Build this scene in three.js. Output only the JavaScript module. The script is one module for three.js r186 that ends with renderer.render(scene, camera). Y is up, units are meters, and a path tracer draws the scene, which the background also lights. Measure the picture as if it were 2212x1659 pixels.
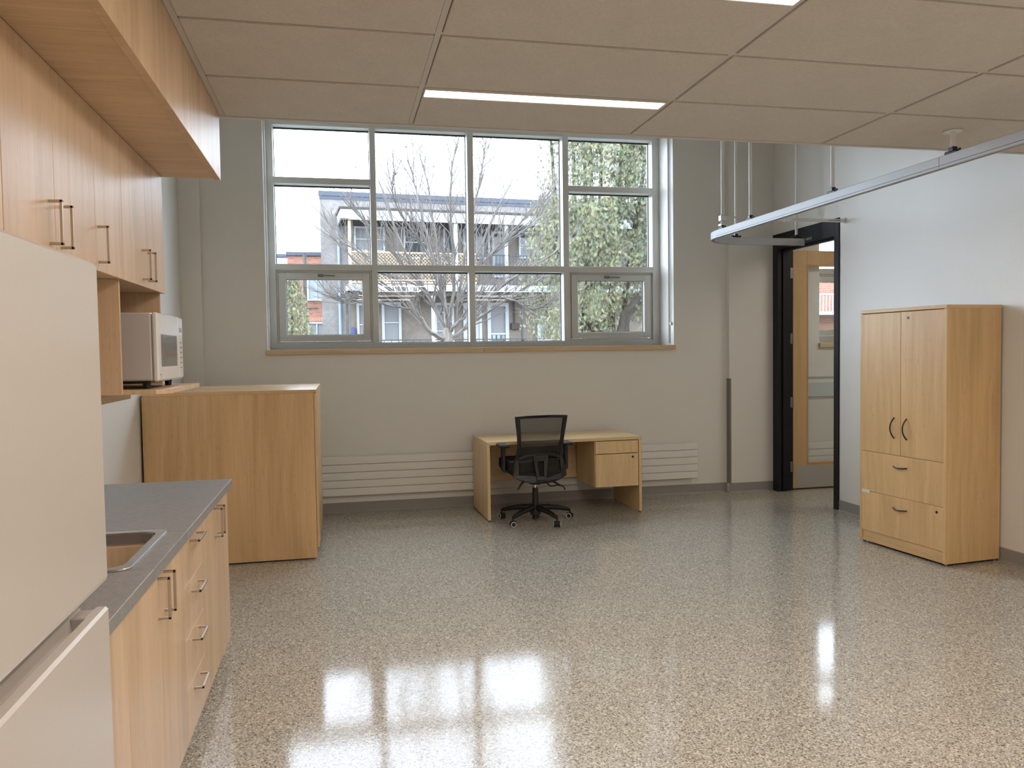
import * as THREE from 'three';
import { mergeGeometries } from 'three/addons/utils/BufferGeometryUtils.js';
import { RectAreaLightUniformsLib } from 'three/addons/lights/RectAreaLightUniformsLib.js';

// ------------------------------------------------------------------ camera, sky, exposure
const FRAME_W = 2212, FRAME_H = 1659, FOCAL = 1721.4, EYE = 1.57;
const scene = new THREE.Scene();
const camera = new THREE.PerspectiveCamera(2 * Math.atan(FRAME_H / 2 / FOCAL) * 180 / Math.PI, FRAME_W / FRAME_H, 0.05, 400);
camera.position.set(0, EYE, 0);
camera.rotation.set(-0.0404, -0.2131, -0.0145, 'YXZ');
camera.updateMatrixWorld(true);
scene.background = new THREE.Color().setRGB(6.0, 6.8, 8.0);
scene.backgroundIntensity = 1;
const renderer = new THREE.WebGLRenderer({ antialias: true });
renderer.toneMapping = THREE.LinearToneMapping;
renderer.toneMappingExposure = 1.35;
renderer.shadowMap.enabled = true;
RectAreaLightUniformsLib.init();
const LAMP_RADIANCE = 38, LAMP_RGB = [1, 0.875, 0.74];

// ------------------------------------------------------------------ helpers
let seedState = 12345;
function rnd() { seedState = (seedState * 1664525 + 1013904223) >>> 0; return seedState / 4294967296; }
const rr = (a, b) => a + (b - a) * rnd();
function ray(u, v) { return new THREE.Vector3((u - FRAME_W / 2) / FOCAL, -(v - FRAME_H / 2) / FOCAL, -1).applyQuaternion(camera.quaternion); }
function atZ(u, v, z) { const d = ray(u, v), t = z / d.z; return new THREE.Vector3(d.x * t, EYE + d.y * t, z); }

const used = {};
function numbered(n) { const k = used[n] = (used[n] ?? -1) + 1; return k ? n + '_' + String(k).padStart(3, '0') : n; }
function shade(o) { o.traverse((c) => { if (c.isMesh) { c.castShadow = true; c.receiveShadow = true; } }); }
function tag(o, label, category, group) { o.userData.label = label; o.userData.category = category; if (group) o.userData.group = group; return o; }
function thing(name, label, category, pos = [0, 0, 0], turn = 0, group) {
  const o = new THREE.Group(); o.name = numbered(name); o.position.set(...pos); o.rotation.y = turn; scene.add(o);
  return tag(o, label, category, group);
}
function part(name, geo, m, parent, label) {
  const g = Array.isArray(geo) ? (geo.length > 1 ? mergeGeometries(geo.map(plain)) : geo[0]) : geo;
  const o = new THREE.Mesh(g, m); o.name = name; parent.add(o); if (label) o.userData.label = label; return o;
}
function plain(g) { g = g.index ? g.toNonIndexed() : g.clone(); for (const k of Object.keys(g.attributes)) if (!['position', 'normal', 'uv'].includes(k)) g.deleteAttribute(k); return g; }
function struct(name, geo, m, label, category) {
  const o = part(name, geo, m, scene); o.userData.kind = 'structure'; if (label) tag(o, label, category); return o;
}
function structGroup(name, label, category) { const o = new THREE.Group(); o.name = name; o.userData.kind = 'structure'; scene.add(o); return tag(o, label, category); }

// a box with chamfered edges; uv in metres, v runs along the grain axis
const AX = { x: 0, y: 1, z: 2 };
function cbox(x0, x1, y0, y1, z0, z1, c = 0.0015, grain = 'y', off) {
  const lo = [Math.min(x0, x1), Math.min(y0, y1), Math.min(z0, z1)], hi = [Math.max(x0, x1), Math.max(y0, y1), Math.max(z0, z1)];
  c = Math.min(c, ...[0, 1, 2].map((k) => (hi[k] - lo[k]) * 0.3));
  const P = [], N = [], U = [], ou = off ?? rr(0, 7), ov = off ?? rr(0, 7), ga = AX[grain];
  const corner = (s, ax) => [0, 1, 2].map((k) => { const e = s[k] ? hi[k] : lo[k]; return k === ax ? e : e + (s[k] ? -c : c); });
  function poly(pts, n) {
    const a = new THREE.Vector3(...pts[0]), b = new THREE.Vector3(...pts[1]), d = new THREE.Vector3(...pts[2]);
    if (b.clone().sub(a).cross(d.clone().sub(a)).dot(new THREE.Vector3(...n)) < 0) pts = pts.slice().reverse();
    const L = Math.hypot(...n), nn = n.map((q) => q / L), dom = nn.map(Math.abs).indexOf(Math.max(...nn.map(Math.abs)));
    const va = dom === ga ? (ga + 2) % 3 : ga, ua = 3 - dom - va;
    for (let k = 1; k + 1 < pts.length; k++) for (const p of [pts[0], pts[k], pts[k + 1]]) { P.push(...p); N.push(...nn); U.push(p[ua] + ou + dom * 0.37, p[va] + ov); }
  }
  const S = [0, 1];
  for (let ax = 0; ax < 3; ax++) for (const s of S) {
    const [i, j] = [(ax + 1) % 3, (ax + 2) % 3], n = [0, 0, 0]; n[ax] = s ? 1 : -1;
    poly([[0, 0], [1, 0], [1, 1], [0, 1]].map(([a, b]) => { const q = [0, 0, 0]; q[ax] = s; q[i] = a; q[j] = b; return corner(q, ax); }), n);
    for (const t of S) {        // the edge shared by the faces ax and i
      const m = [0, 0, 0]; m[ax] = s ? 1 : -1; m[i] = t ? 1 : -1;
      const q0 = [0, 0, 0], q1 = [0, 0, 0]; q0[ax] = q1[ax] = s; q0[i] = q1[i] = t; q0[j] = 0; q1[j] = 1;
      poly([corner(q0, ax), corner(q1, ax), corner(q1, i), corner(q0, i)], m);
    }
  }
  for (const a of S) for (const b of S) for (const d of S) { const q = [a, b, d]; poly([corner(q, 0), corner(q, 1), corner(q, 2)], q.map((k) => (k ? 1 : -1))); }
  const g = new THREE.BufferGeometry();
  g.setAttribute('position', new THREE.Float32BufferAttribute(P, 3)); g.setAttribute('normal', new THREE.Float32BufferAttribute(N, 3)); g.setAttribute('uv', new THREE.Float32BufferAttribute(U, 2));
  return g;
}
function moved(g, x, y, z, rx = 0, ry = 0, rz = 0) { return g.applyMatrix4(new THREE.Matrix4().compose(new THREE.Vector3(x, y, z), new THREE.Quaternion().setFromEuler(new THREE.Euler(rx, ry, rz)), new THREE.Vector3(1, 1, 1))); }
function tube(pts, r, sides = 8, closed = false, seg) { return new THREE.TubeGeometry(new THREE.CatmullRomCurve3(pts.map((p) => p.isVector3 ? p : new THREE.Vector3(...p)), closed, 'centripetal'), seg ?? Math.max(4, pts.length * 5), r, sides, closed); }
function rod(a, b, r, sides = 12) {
  const A = new THREE.Vector3(...a), B = new THREE.Vector3(...b), d = B.clone().sub(A), g = new THREE.CylinderGeometry(r, r, d.length(), sides);
  return g.applyMatrix4(new THREE.Matrix4().compose(A.clone().add(B).multiplyScalar(0.5), new THREE.Quaternion().setFromUnitVectors(new THREE.Vector3(0, 1, 0), d.normalize()), new THREE.Vector3(1, 1, 1)));
}
function bar(a, b, w, h) {   // a square bar between two points
  const A = new THREE.Vector3(...a), B = new THREE.Vector3(...b), L = A.distanceTo(B), g = cbox(-w / 2, w / 2, -h / 2, h / 2, -L / 2, L / 2, 0.0012, 'z');
  const m = new THREE.Matrix4().lookAt(A, B, Math.abs(A.y - B.y) > 0.9 * L ? new THREE.Vector3(0, 0, 1) : new THREE.Vector3(0, 1, 0)); m.setPosition(A.clone().add(B).multiplyScalar(0.5));
  return g.applyMatrix4(m);
}
function taper(pts, radii, sides = 6) {   // a limb: rings of the given radii along the points
  const V = pts.map((p) => p.isVector3 ? p : new THREE.Vector3(...p)), P = [], I = [], U = [];
  let side = new THREE.Vector3(0, 0, 1), run = 0;
  V.forEach((p, i) => {
    const t = (V[Math.min(i + 1, V.length - 1)]).clone().sub(V[Math.max(i - 1, 0)]).normalize();
    side.sub(t.clone().multiplyScalar(side.dot(t))); if (side.lengthSq() < 1e-4) side.set(1, 0, 0).sub(t.clone().multiplyScalar(t.x)); side.normalize();
    const b = t.clone().cross(side); if (i) run += p.distanceTo(V[i - 1]);
    for (let k = 0; k <= sides; k++) { const a = k / sides * Math.PI * 2; const q = p.clone().addScaledVector(side, Math.cos(a) * radii[i]).addScaledVector(b, Math.sin(a) * radii[i]); P.push(q.x, q.y, q.z); U.push(k / sides, run); }
  });
  for (let i = 0; i + 1 < V.length; i++) for (let k = 0; k < sides; k++) { const a = i * (sides + 1) + k, b = a + sides + 1; I.push(a, a + 1, b, a + 1, b + 1, b); }
  const g = new THREE.BufferGeometry(); g.setAttribute('position', new THREE.Float32BufferAttribute(P, 3)); g.setAttribute('uv', new THREE.Float32BufferAttribute(U, 2)); g.setIndex(I); g.computeVertexNormals(); return g;
}
function rectPath(cls, x0, y0, x1, y1) { const p = new cls(); p.moveTo(x0, y0); p.lineTo(x1, y0); p.lineTo(x1, y1); p.lineTo(x0, y1); p.closePath(); return p; }
function slab(x0, y0, x1, y1, depth, holes = []) {   // a plate in the xy plane with rectangular holes, from z = 0 to z = depth
  const s = rectPath(THREE.Shape, x0, y0, x1, y1); for (const h of holes) s.holes.push(rectPath(THREE.Path, ...h));
  return new THREE.ExtrudeGeometry(s, { depth, bevelEnabled: false });
}
function ring(outer, inner, z0, z1, c = 0.0015) {   // four mitre-free bars round an opening, in the xy plane
  const [a, b, d, e] = outer, [i, j, k, l] = inner;
  return [cbox(a, i, b, e, z0, z1, c), cbox(k, d, b, e, z0, z1, c), cbox(i, k, b, j, z0, z1, c, 'x'), cbox(i, k, l, e, z0, z1, c, 'x')];
}

// ------------------------------------------------------------------ computed textures
function noiseGrid(n, s) { let q = s; const a = new Float32Array(n * n); for (let i = 0; i < n * n; i++) { q = (q * 1664525 + 1013904223) >>> 0; a[i] = q / 4294967296; } return a; }
const NG = noiseGrid(256, 77);
function vn(x, y, px, py) {   // value noise that repeats after px, py cells
  const xi = Math.floor(x), yi = Math.floor(y), fx = x - xi, fy = y - yi, sx = fx * fx * (3 - 2 * fx), sy = fy * fy * (3 - 2 * fy);
  const at = (a, b) => NG[((((b % py) + py) % py) % 256) * 256 + ((((a % px) + px) % px) % 256)];
  return (at(xi, yi) * (1 - sx) + at(xi + 1, yi) * sx) * (1 - sy) + (at(xi, yi + 1) * (1 - sx) + at(xi + 1, yi + 1) * sx) * sy;
}
function texture(w, h, fn, srgb, metresX, metresY) {
  const d = new Uint8Array(w * h * 4);
  for (let y = 0; y < h; y++) for (let x = 0; x < w; x++) { const c = fn(x / w, y / h), i = (y * w + x) * 4; d[i] = Math.max(0, Math.min(255, c[0] * 255)); d[i + 1] = Math.max(0, Math.min(255, c[1] * 255)); d[i + 2] = Math.max(0, Math.min(255, c[2] * 255)); d[i + 3] = 255; }
  const t = new THREE.DataTexture(d, w, h, THREE.RGBAFormat); t.wrapS = t.wrapT = THREE.RepeatWrapping; t.magFilter = THREE.LinearFilter; t.minFilter = THREE.LinearMipmapLinearFilter; t.generateMipmaps = true;
  if (srgb) t.colorSpace = THREE.SRGBColorSpace; t.repeat.set(1 / metresX, 1 / metresY); t.needsUpdate = true; return t;
}
const grey = (v) => [v, v, v];
const woodTex = texture(512, 1024, (u, v) => {
  const warp = 0.35 * vn(u * 4, v * 3, 4, 3) + 0.15 * vn(u * 9, v * 8, 9, 8);
  const streak = vn(u * 30 + warp * 6, v * 3, 30, 3), fine = vn(u * 150, v * 9, 150, 9), broad = vn(u * 6 + warp * 3, v * 2, 6, 2), fleck = vn(u * 220, v * 46, 220, 46);
  const k = 0.945 + 0.06 * (broad - 0.5) + 0.075 * (streak - 0.5) + 0.05 * (fine - 0.5) - (fleck > 0.82 ? 0.035 : 0);
  return [k, k * (0.985 + 0.02 * (broad - 0.5)), k * (0.965 + 0.05 * (streak - 0.5))];
}, true, 1.1, 2.2);
const floorTex = texture(1024, 1024, (u, v) => {
  const a = vn(u * 190, v * 190, 190, 190), b = vn(u * 120 + 31, v * 120 + 11, 120, 120), c = vn(u * 230 + 5, v * 230 + 77, 230, 230), big = vn(u * 5, v * 5, 5, 5);
  let k = 0.68 + 0.03 * (big - 0.5) + 0.10 * (b - 0.5); let col = [k, k * 0.972, k * 0.92];
  if (a > 0.72) col = [0.84, 0.81, 0.755]; else if (a < 0.22) col = [0.45, 0.415, 0.37]; else if (c > 0.78) col = [0.55, 0.525, 0.49]; else if (c < 0.16) col = [0.75, 0.70, 0.625];
  return col;
}, true, 1.0, 1.0);
const floorBump = texture(1024, 1024, (u, v) => grey(0.45 * vn(u * 130, v * 130, 130, 130) + 0.35 * vn(u * 60, v * 60, 60, 60) + 0.2 * vn(u * 14, v * 14, 14, 14)), false, 0.72, 0.72);
const paintBump = texture(256, 256, (u, v) => grey(0.6 * vn(u * 90, v * 90, 90, 90) + 0.4 * vn(u * 40, v * 40, 40, 40)), false, 0.35, 0.35);
const tileTex = texture(512, 512, (u, v) => { const k = 0.94 + 0.035 * (vn(u * 170, v * 170, 170, 170) - 0.5) + 0.03 * (vn(u * 60, v * 60, 60, 60) - 0.5) + 0.02 * (vn(u * 6, v * 6, 6, 6) - 0.5); return [k, k * 0.99, k * 0.975]; }, true, 0.61, 0.61);
const counterTex = texture(256, 256, (u, v) => grey(0.9 + 0.10 * (vn(u * 100, v * 100, 100, 100) - 0.5) + 0.06 * (vn(u * 22, v * 22, 22, 22) - 0.5)), true, 0.4, 0.4);
const stuccoTex = texture(512, 512, (u, v) => { const k = 0.86 + 0.14 * (vn(u * 7, v * 7, 7, 7) - 0.5) + 0.10 * (vn(u * 40, v * 40, 40, 40) - 0.5) + 0.08 * (vn(u * 130, v * 130, 130, 130) - 0.5); return [k, k * 0.985, k * 0.97]; }, true, 3, 3);
const brickTex = texture(512, 512, (u, v) => {
  const row = Math.floor(v * 16), x = u * 5 + (row % 2) * 0.5, col = Math.floor(x), fx = x - col, fy = v * 16 - row;
  if (fx < 0.05 || fy < 0.16) return [0.70, 0.66, 0.62];
  const t = vn(col * 3.3 + 0.5, row * 2.7 + 0.5, 253, 251), q = 0.1 * (vn(u * 90, v * 90, 90, 90) - 0.5);
  return [0.60 + 0.18 * t + q, 0.40 + 0.12 * t + q, 0.32 + 0.10 * t + q];
}, true, 1.1, 1.2);
const barkTex = texture(128, 256, (u, v) => { const k = 0.75 + 0.4 * (vn(u * 12, v * 5, 12, 5) - 0.5) + 0.25 * (vn(u * 30, v * 22, 30, 22) - 0.5); return [k, k * 0.97, k * 0.93]; }, true, 1, 1.4);
const fabricBump = texture(128, 128, (u, v) => grey(0.5 + 0.25 * Math.sin(u * Math.PI * 64) * Math.sin(v * Math.PI * 64) + 0.2 * (vn(u * 40, v * 40, 40, 40) - 0.5)), false, 0.12, 0.12);

// ------------------------------------------------------------------ materials
const lin = (r, g, b) => new THREE.Color().setRGB(r, g, b);
function mat(color, roughness = 0.5, extra = {}) { return new THREE.MeshPhysicalMaterial({ color: color.isColor ? color : new THREE.Color(color), roughness, ...extra }); }
const M = {
  wall: mat(lin(0.78, 0.765, 0.725), 0.36, { bumpMap: paintBump, bumpScale: 0.0004 }),
  highCeiling: mat(lin(0.78, 0.76, 0.72), 0.8),
  tile: mat(lin(0.74, 0.70, 0.655), 0.85, { map: tileTex }),
  tee: mat(lin(0.66, 0.63, 0.60), 0.5),
  floor: mat(lin(1, 1, 1), 0.085, { map: floorTex, bumpMap: floorBump, bumpScale: 0.00012, ior: 1.42, specularIntensity: 0.9 }),
  cove: mat(lin(0.30, 0.285, 0.27), 0.45),
  maple: mat(lin(0.745, 0.54, 0.35), 0.33, { map: woodTex }),
  bulkhead: mat(lin(0.745, 0.54, 0.35), 0.36, { specularIntensity: 0.3, map: woodTex }),
  storage: mat(lin(0.74, 0.5, 0.265), 0.27, { map: woodTex }),
  honey: mat(lin(0.80, 0.545, 0.275), 0.36, { map: woodTex }),
  deskWood: mat(lin(0.90, 0.68, 0.38), 0.34, { map: woodTex }),
  sillWood: mat(lin(0.76, 0.58, 0.36), 0.45, { map: woodTex }),
  doorWood: mat(lin(0.66, 0.44, 0.22), 0.4, { map: woodTex }),
  counter: mat(lin(0.345, 0.33, 0.325), 0.42, { map: counterTex }),
  steel: mat(lin(0.60, 0.57, 0.54), 0.26, { metalness: 1 }),
  nickel: mat(lin(0.56, 0.50, 0.44), 0.3, { metalness: 1 }),
  fridge: mat(lin(0.57, 0.522, 0.482), 0.24, { bumpMap: paintBump, bumpScale: 0.00014 }),
  fridgeGap: mat(lin(0.45, 0.40, 0.385), 0.3),
  microwave: mat(lin(0.50, 0.46, 0.445), 0.35),
  microwaveFace: mat(lin(0.72, 0.70, 0.69), 0.12),
  microwaveScreen: mat(lin(0.18, 0.175, 0.17), 0.1),
  print: mat(lin(0.12, 0.12, 0.13), 0.5),
  frame: mat(lin(0.66, 0.67, 0.65), 0.4, { metalness: 0.1 }),
  gasket: mat(lin(0.015, 0.016, 0.018), 0.6),
  glass: mat(lin(0.97, 0.985, 0.98), 0.0, { transmission: 1, thickness: 0, ior: 1.45 }),
  doorFrame: mat(lin(0.010, 0.0115, 0.016), 0.5, { specularIntensity: 0.6 }),
  hinge: mat(lin(0.24, 0.235, 0.23), 0.35, { metalness: 1 }),
  kick: mat(lin(0.58, 0.56, 0.53), 0.32, { metalness: 0.9 }),
  guard: mat(lin(0.24, 0.23, 0.215), 0.4),
  radiator: mat(lin(0.82, 0.805, 0.77), 0.42),
  track: mat(lin(0.50, 0.515, 0.53), 0.48, { metalness: 0.2, specularIntensity: 0.5 }),
  trackRod: mat(lin(0.74, 0.74, 0.73), 0.35),
  blackPlastic: mat(lin(0.010, 0.011, 0.012), 0.42),
  greyPlastic: mat(lin(0.022, 0.024, 0.027), 0.55),
  wheelRing: mat(lin(0.50, 0.49, 0.48), 0.5),
  fabric: mat(lin(0.010, 0.010, 0.012), 0.85, { bumpMap: fabricBump, bumpScale: 0.0006 }),
  mesh: mat(lin(0.035, 0.035, 0.032), 0.8, { transparent: true, opacity: 0.5 }),
  chrome: mat(lin(0.75, 0.75, 0.75), 0.15, { metalness: 1 }),
  blackMetal: mat(lin(0.014, 0.012, 0.011), 0.35),
  paper: mat(lin(0.75, 0.74, 0.72), 0.6),
  lampDiffuser: new THREE.MeshStandardMaterial({ color: 0xffffff, roughness: 0.6, emissive: new THREE.Color().setRGB(1, 0.9, 0.78), emissiveIntensity: 3.2 }),
  cord: mat(lin(0.7, 0.7, 0.7), 0.5),
  // outdoors
  ground: mat(lin(0.104, 0.104, 0.088), 0.95),
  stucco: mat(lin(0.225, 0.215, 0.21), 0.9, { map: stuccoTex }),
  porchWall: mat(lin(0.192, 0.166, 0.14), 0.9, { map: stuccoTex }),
  cornice: mat(lin(0.036, 0.044, 0.065), 0.6),
  whitePaint: mat(lin(0.322, 0.333, 0.348), 0.5),
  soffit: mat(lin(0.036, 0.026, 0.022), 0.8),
  lattice: mat(lin(0.46, 0.33, 0.2), 0.8),
  iron: mat(lin(0.021, 0.023, 0.031), 0.6),
  pane: mat(lin(0.047, 0.052, 0.06), 0.08),
  paneBlue: mat(lin(0.146, 0.187, 0.208), 0.08),
  curtain: mat(lin(0.156, 0.156, 0.161), 0.6),
  downpipe: mat(lin(0.177, 0.218, 0.291), 0.5),
  brick: mat(lin(0.56, 0.53, 0.52), 0.9, { map: brickTex }),
  redDoor: mat(lin(0.187, 0.036, 0.031), 0.6),
  poleWood: mat(lin(0.104, 0.096, 0.094), 0.9, { map: barkTex }),
  bark: mat(lin(0.218, 0.2, 0.195), 0.9, { map: barkTex }),
  cedarBark: mat(lin(0.068, 0.055, 0.044), 0.9, { map: barkTex }),
  cedarLeaf: mat(lin(0.70, 0.70, 0.70), 0.8, { side: THREE.DoubleSide }),
  blue: mat(lin(0.026, 0.042, 0.182), 0.5),
};

// ------------------------------------------------------------------ room shell
const XL = -1.435, XR = 4.67, ZW = -8.02, ZB = 2.6, YH = 4.2, YC = 2.7815, ZE = -4.294, ZFRAME = -8.40, XV = 7.2, XBULK = -0.565;
struct('floor', cbox(XL - 0.2, XV + 0.2, -0.12, 0, ZB + 0.2, ZW - 0.55, 0.001, 'z', 0), M.floor, 'glossy flecked beige and grey sheet floor of the whole room', 'floor');

const WIN = { x0: -0.672, x1: 3.524, y0: 1.62, y1: 3.955 }, WIN2 = { x0: 5.27, x1: 6.75, y0: 1.62, y1: 3.0 };
{
  const g = slab(XL - 0.2, 0, XV + 0.2, YH + 0.2, 0.54, [[WIN.x0, WIN.y0, WIN.x1, WIN.y1], [WIN2.x0, WIN2.y0, WIN2.x1, WIN2.y1]]); g.translate(0, 0, ZW - 0.54);
  struct('wall_back', [g, cbox(4.14, XR, 0, YH, ZW - 0.01, ZW + 0.06, 0.002), cbox(XL, -1.247, 0, YH, ZW - 0.01, ZW + 0.06, 0.002)], M.wall, 'off white painted wall that holds the wide window', 'wall');
}
struct('wall_left', cbox(XL - 0.2, XL, 0, YH + 0.2, ZW, ZB + 0.2, 0.001), M.wall, 'off white painted wall behind the kitchenette', 'wall');
const DOOR = { z0: -7.90, z1: -6.83, y1: 2.66, th: 0.16 };
{
  // local x runs along -z of the room
  const w = new THREE.Shape(); [[-ZB, 0], [-DOOR.z1, 0], [-DOOR.z1, DOOR.y1], [-DOOR.z0, DOOR.y1], [-DOOR.z0, 0], [-ZW, 0], [-ZW, YH + 0.2], [-ZB, YH + 0.2]].forEach(([x, y], i) => i ? w.lineTo(x, y) : w.moveTo(x, y)); w.closePath();
  const g = new THREE.ExtrudeGeometry(w, { depth: 0.16, bevelEnabled: false }); g.rotateY(Math.PI / 2); g.translate(XR, 0, 0);
  struct('wall_right', g, M.wall, 'off white painted wall with the dark framed doorway', 'wall');
}
struct('wall_front', cbox(XL - 0.2, XR + 0.16, 0, YH + 0.2, ZB, ZB + 0.2, 0.001), M.wall, 'off white painted wall at the kitchen end of the room', 'wall');
{
  const up = structGroup('ceiling_upper', 'high painted ceiling above the window', 'ceiling');
  up.name = 'ceiling_1';
  part('ceiling_slab', cbox(XL - 0.2, XR + 0.2, YH, YH + 0.2, ZB + 0.2, ZW, 0.001), M.highCeiling, up);
  part('drop_face', cbox(XBULK, XR, YC + 0.06, YH, ZE - 0.02, ZE + 0.08, 0.001), M.wall, up);
}
{ // the room beyond the doorway
  struct('wall_1', [cbox(XV, XV + 0.2, 0, 3.2, ZW, -4.3, 0.001), cbox(XR + 0.16, XV, 0, 3.2, -4.5, -4.3, 0.001)], M.wall, 'off white walls of the room beyond the doorway', 'wall');
  struct('ceiling_2', cbox(XR + 0.16, XV, 3.05, 3.2, ZW, -4.3, 0.001), M.highCeiling, 'white ceiling of the room beyond the doorway', 'ceiling');
}

// suspended ceiling: one mesh for each panel, tees between them
const LIGHT_ROWS = [-3.682, -2.463, -1.244, -0.025, 1.194];
const lampAt = [];
{
  const ceil = structGroup('ceiling', 'suspended ceiling of large beige acoustic panels in a tee grid', 'ceiling');
  const xs = [XBULK, 0.387, 1.606, 2.825, 4.045, XR], zs = []; for (let z = ZE; z < ZB + 0.6; z += 0.6123) zs.push(z);
  const T = 0.024, cache = {};
  for (let i = 0; i + 1 < xs.length; i++) for (let k = 0; k + 1 < zs.length; k++) {
    const x0 = xs[i] + (i ? T : 0.026), x1 = xs[i + 1], zfar = zs[k] + (k ? 0 : 0.003), znear = Math.min(zs[k + 1] - T, ZB - 0.002);
    if (znear - zfar < 0.05) continue;
    let za = zfar; const zb = znear;
    let zBack = zb;
    const lampRow = (i === 1 || (i === 3 && zs[k] > -2)) && LIGHT_ROWS.some((r) => Math.abs(r - zs[k + 1]) < 0.12);
    if (lampRow) { zBack = zs[k + 1] - 0.152; lampAt.push({ x0: x0 + 0.002, x1: x1 - 0.002, z0: zs[k + 1] - 0.148, z1: zs[k + 1] - 0.026 }); }
    const key = [i, (zBack - za).toFixed(3)].join();
    cache[key] ??= cbox(x0 + 0.003, x1 - 0.003, 0, 0.02, 0.003, zBack - za - 0.003, 0.002, 'z', 0.2 * i);
    const m = part('ceiling_tile', cache[key], M.tile, ceil); m.position.set(0, YC, za);
  }
  xs.slice(1, -1).forEach((x) => part('main_tee', cbox(x, x + T, YC + 0.008, YC + 0.03, ZE, ZB - 0.002, 0.0005), M.tee, ceil));
  zs.slice(1).forEach((z) => { if (z - T < ZB - 0.03) part('cross_tee', cbox(XBULK, XR, YC + 0.009, YC + 0.029, z - T, z, 0.0005), M.tee, ceil); });
  part('wall_angle', cbox(XBULK + 0.001, XBULK + 0.026, YC + 0.008, YC + 0.012, ZE, ZB - 0.002, 0.0005), M.tee, ceil);
  part('edge_trim', cbox(XBULK, XR - 0.001, YC - 0.004, YC + 0.06, ZE - 0.026, ZE, 0.001), M.tee, ceil, 'pale metal edge trim');
  part('backing', cbox(XBULK, XR - 0.001, YC + 0.03, YC + 0.06, ZE, ZB - 0.002, 0.0005), M.tile, ceil);
}
function linearLight(label, x0, x1, y, z0, z1) {
  const cx = (x0 + x1) / 2, cz = (z0 + z1) / 2, w = x1 - x0, d = z1 - z0;
  const t = thing('ceiling_light', label, 'light', [cx, y, cz], 0, 'linear ceiling lights');
  part('housing', ring([-w / 2, -d / 2, w / 2, d / 2], [-w / 2 + 0.006, -d / 2 + 0.012, w / 2 - 0.006, d / 2 - 0.012], -0.03, 0.002).map((g) => g.rotateX(Math.PI / 2)), M.tee, t);
  part('lamp_diffuser', cbox(-w / 2 + 0.006, w / 2 - 0.006, 0.0, 0.02, -d / 2 + 0.012, d / 2 - 0.012, 0.001), M.lampDiffuser, t);
  const l = new THREE.RectAreaLight(lin(...LAMP_RGB), LAMP_RADIANCE, w - 0.02, d - 0.03); l.name = 'ceiling_lamp_light'; l.position.set(0, -0.004, 0); l.rotation.x = -Math.PI / 2; t.add(l);
}
{
  const rank = ['nearest the window', 'second from the window', 'third from the window', 'fourth from the window', 'fifth from the window'], rows = { a: 0, b: 0 };
  for (const L of lampAt) { const right = L.x0 > 2; linearLight('lit linear ceiling light, ' + (right ? ['first', 'second', 'third'][rows.b++] + ' of the row beside the curtain track' : rank[rows.a++] + ' in the row over the open floor'), L.x0, L.x1, YC, L.z0, L.z1); }
  linearLight('lit linear ceiling light of the room beyond the doorway', 5.25, 6.45, 3.045, -6.5, -6.38);
}

// cove base
function coveBase(name, a, b, label, y = 0) {   // along x (a.z = b.z, faces +z) or along z (faces -x)
  const s = new THREE.Shape(); s.moveTo(0, 0); s.lineTo(0.02, 0); s.lineTo(0.012, 0.004); s.lineTo(0.006, 0.014); s.lineTo(0.005, 0.1); s.lineTo(0, 0.102); s.closePath();
  const len = Math.hypot(b[0] - a[0], b[1] - a[1]), g = new THREE.ExtrudeGeometry(s, { depth: len, bevelEnabled: false });
  if (a[1] === b[1]) { g.rotateY(-Math.PI / 2); g.translate(Math.max(a[0], b[0]), y, a[1]); g.scale(1, 1, 1); }
  else { g.rotateY(Math.PI); g.translate(a[0], y, Math.max(a[1], b[1])); }
  return struct(name, g, M.cove, label, 'baseboard');
}
coveBase('baseboard_back', [-1.247, ZW], [4.14, ZW], 'grey rubber cove base below the radiator');
coveBase('baseboard_1', [4.14, ZW + 0.06], [XR, ZW + 0.06], 'short grey rubber cove base between corner guard and doorway');
coveBase('baseboard_right', [XR, -6.775], [XR, ZB], 'grey rubber cove base behind the tall wardrobe');
coveBase('baseboard_2', [XR + 0.16, ZW], [XV, ZW], 'grey rubber cove base in the room beyond the doorway');

// ------------------------------------------------------------------ main window
function sash(parent, x0, y0, x1, y1, zface, left) {
  const s = part('sash', [...ring([x0, y0, x1, y1], [x0 + 0.022, y0 + 0.02, x1 - 0.022, y1 - 0.02], zface - 0.09, zface - 0.03), ...ring([x0 + 0.024, y0 + 0.024, x1 - 0.024, y1 - 0.024], [x0 + 0.098, y0 + 0.09, x1 - 0.098, y1 - 0.088], zface - 0.08, zface - 0.012, 0.003)], M.frame, parent);
  part('gasket', ring([x0 + 0.096, y0 + 0.088, x1 - 0.096, y1 - 0.086], [x0 + 0.102, y0 + 0.094, x1 - 0.102, y1 - 0.092], zface - 0.075, zface - 0.05, 0.0005), M.gasket, s);
  part('window_pane', cbox(x0 + 0.1, x1 - 0.1, y0 + 0.092, y1 - 0.09, zface - 0.066, zface - 0.062, 0.0002), M.glass, s);
  const cx = (x0 + x1) / 2 + (left ? 0.02 : 0.0), cy = y1 - 0.052;
  part('handle', [cbox(cx - 0.085, cx - 0.03, cy - 0.014, cy + 0.014, zface - 0.013, zface + 0.012, 0.005, 'x'), bar([cx - 0.04, cy, zface + 0.016], [cx + 0.085, cy - 0.004, zface + 0.02], 0.014, 0.012)], M.hinge, s, 'grey metal sash handle');
}
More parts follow.
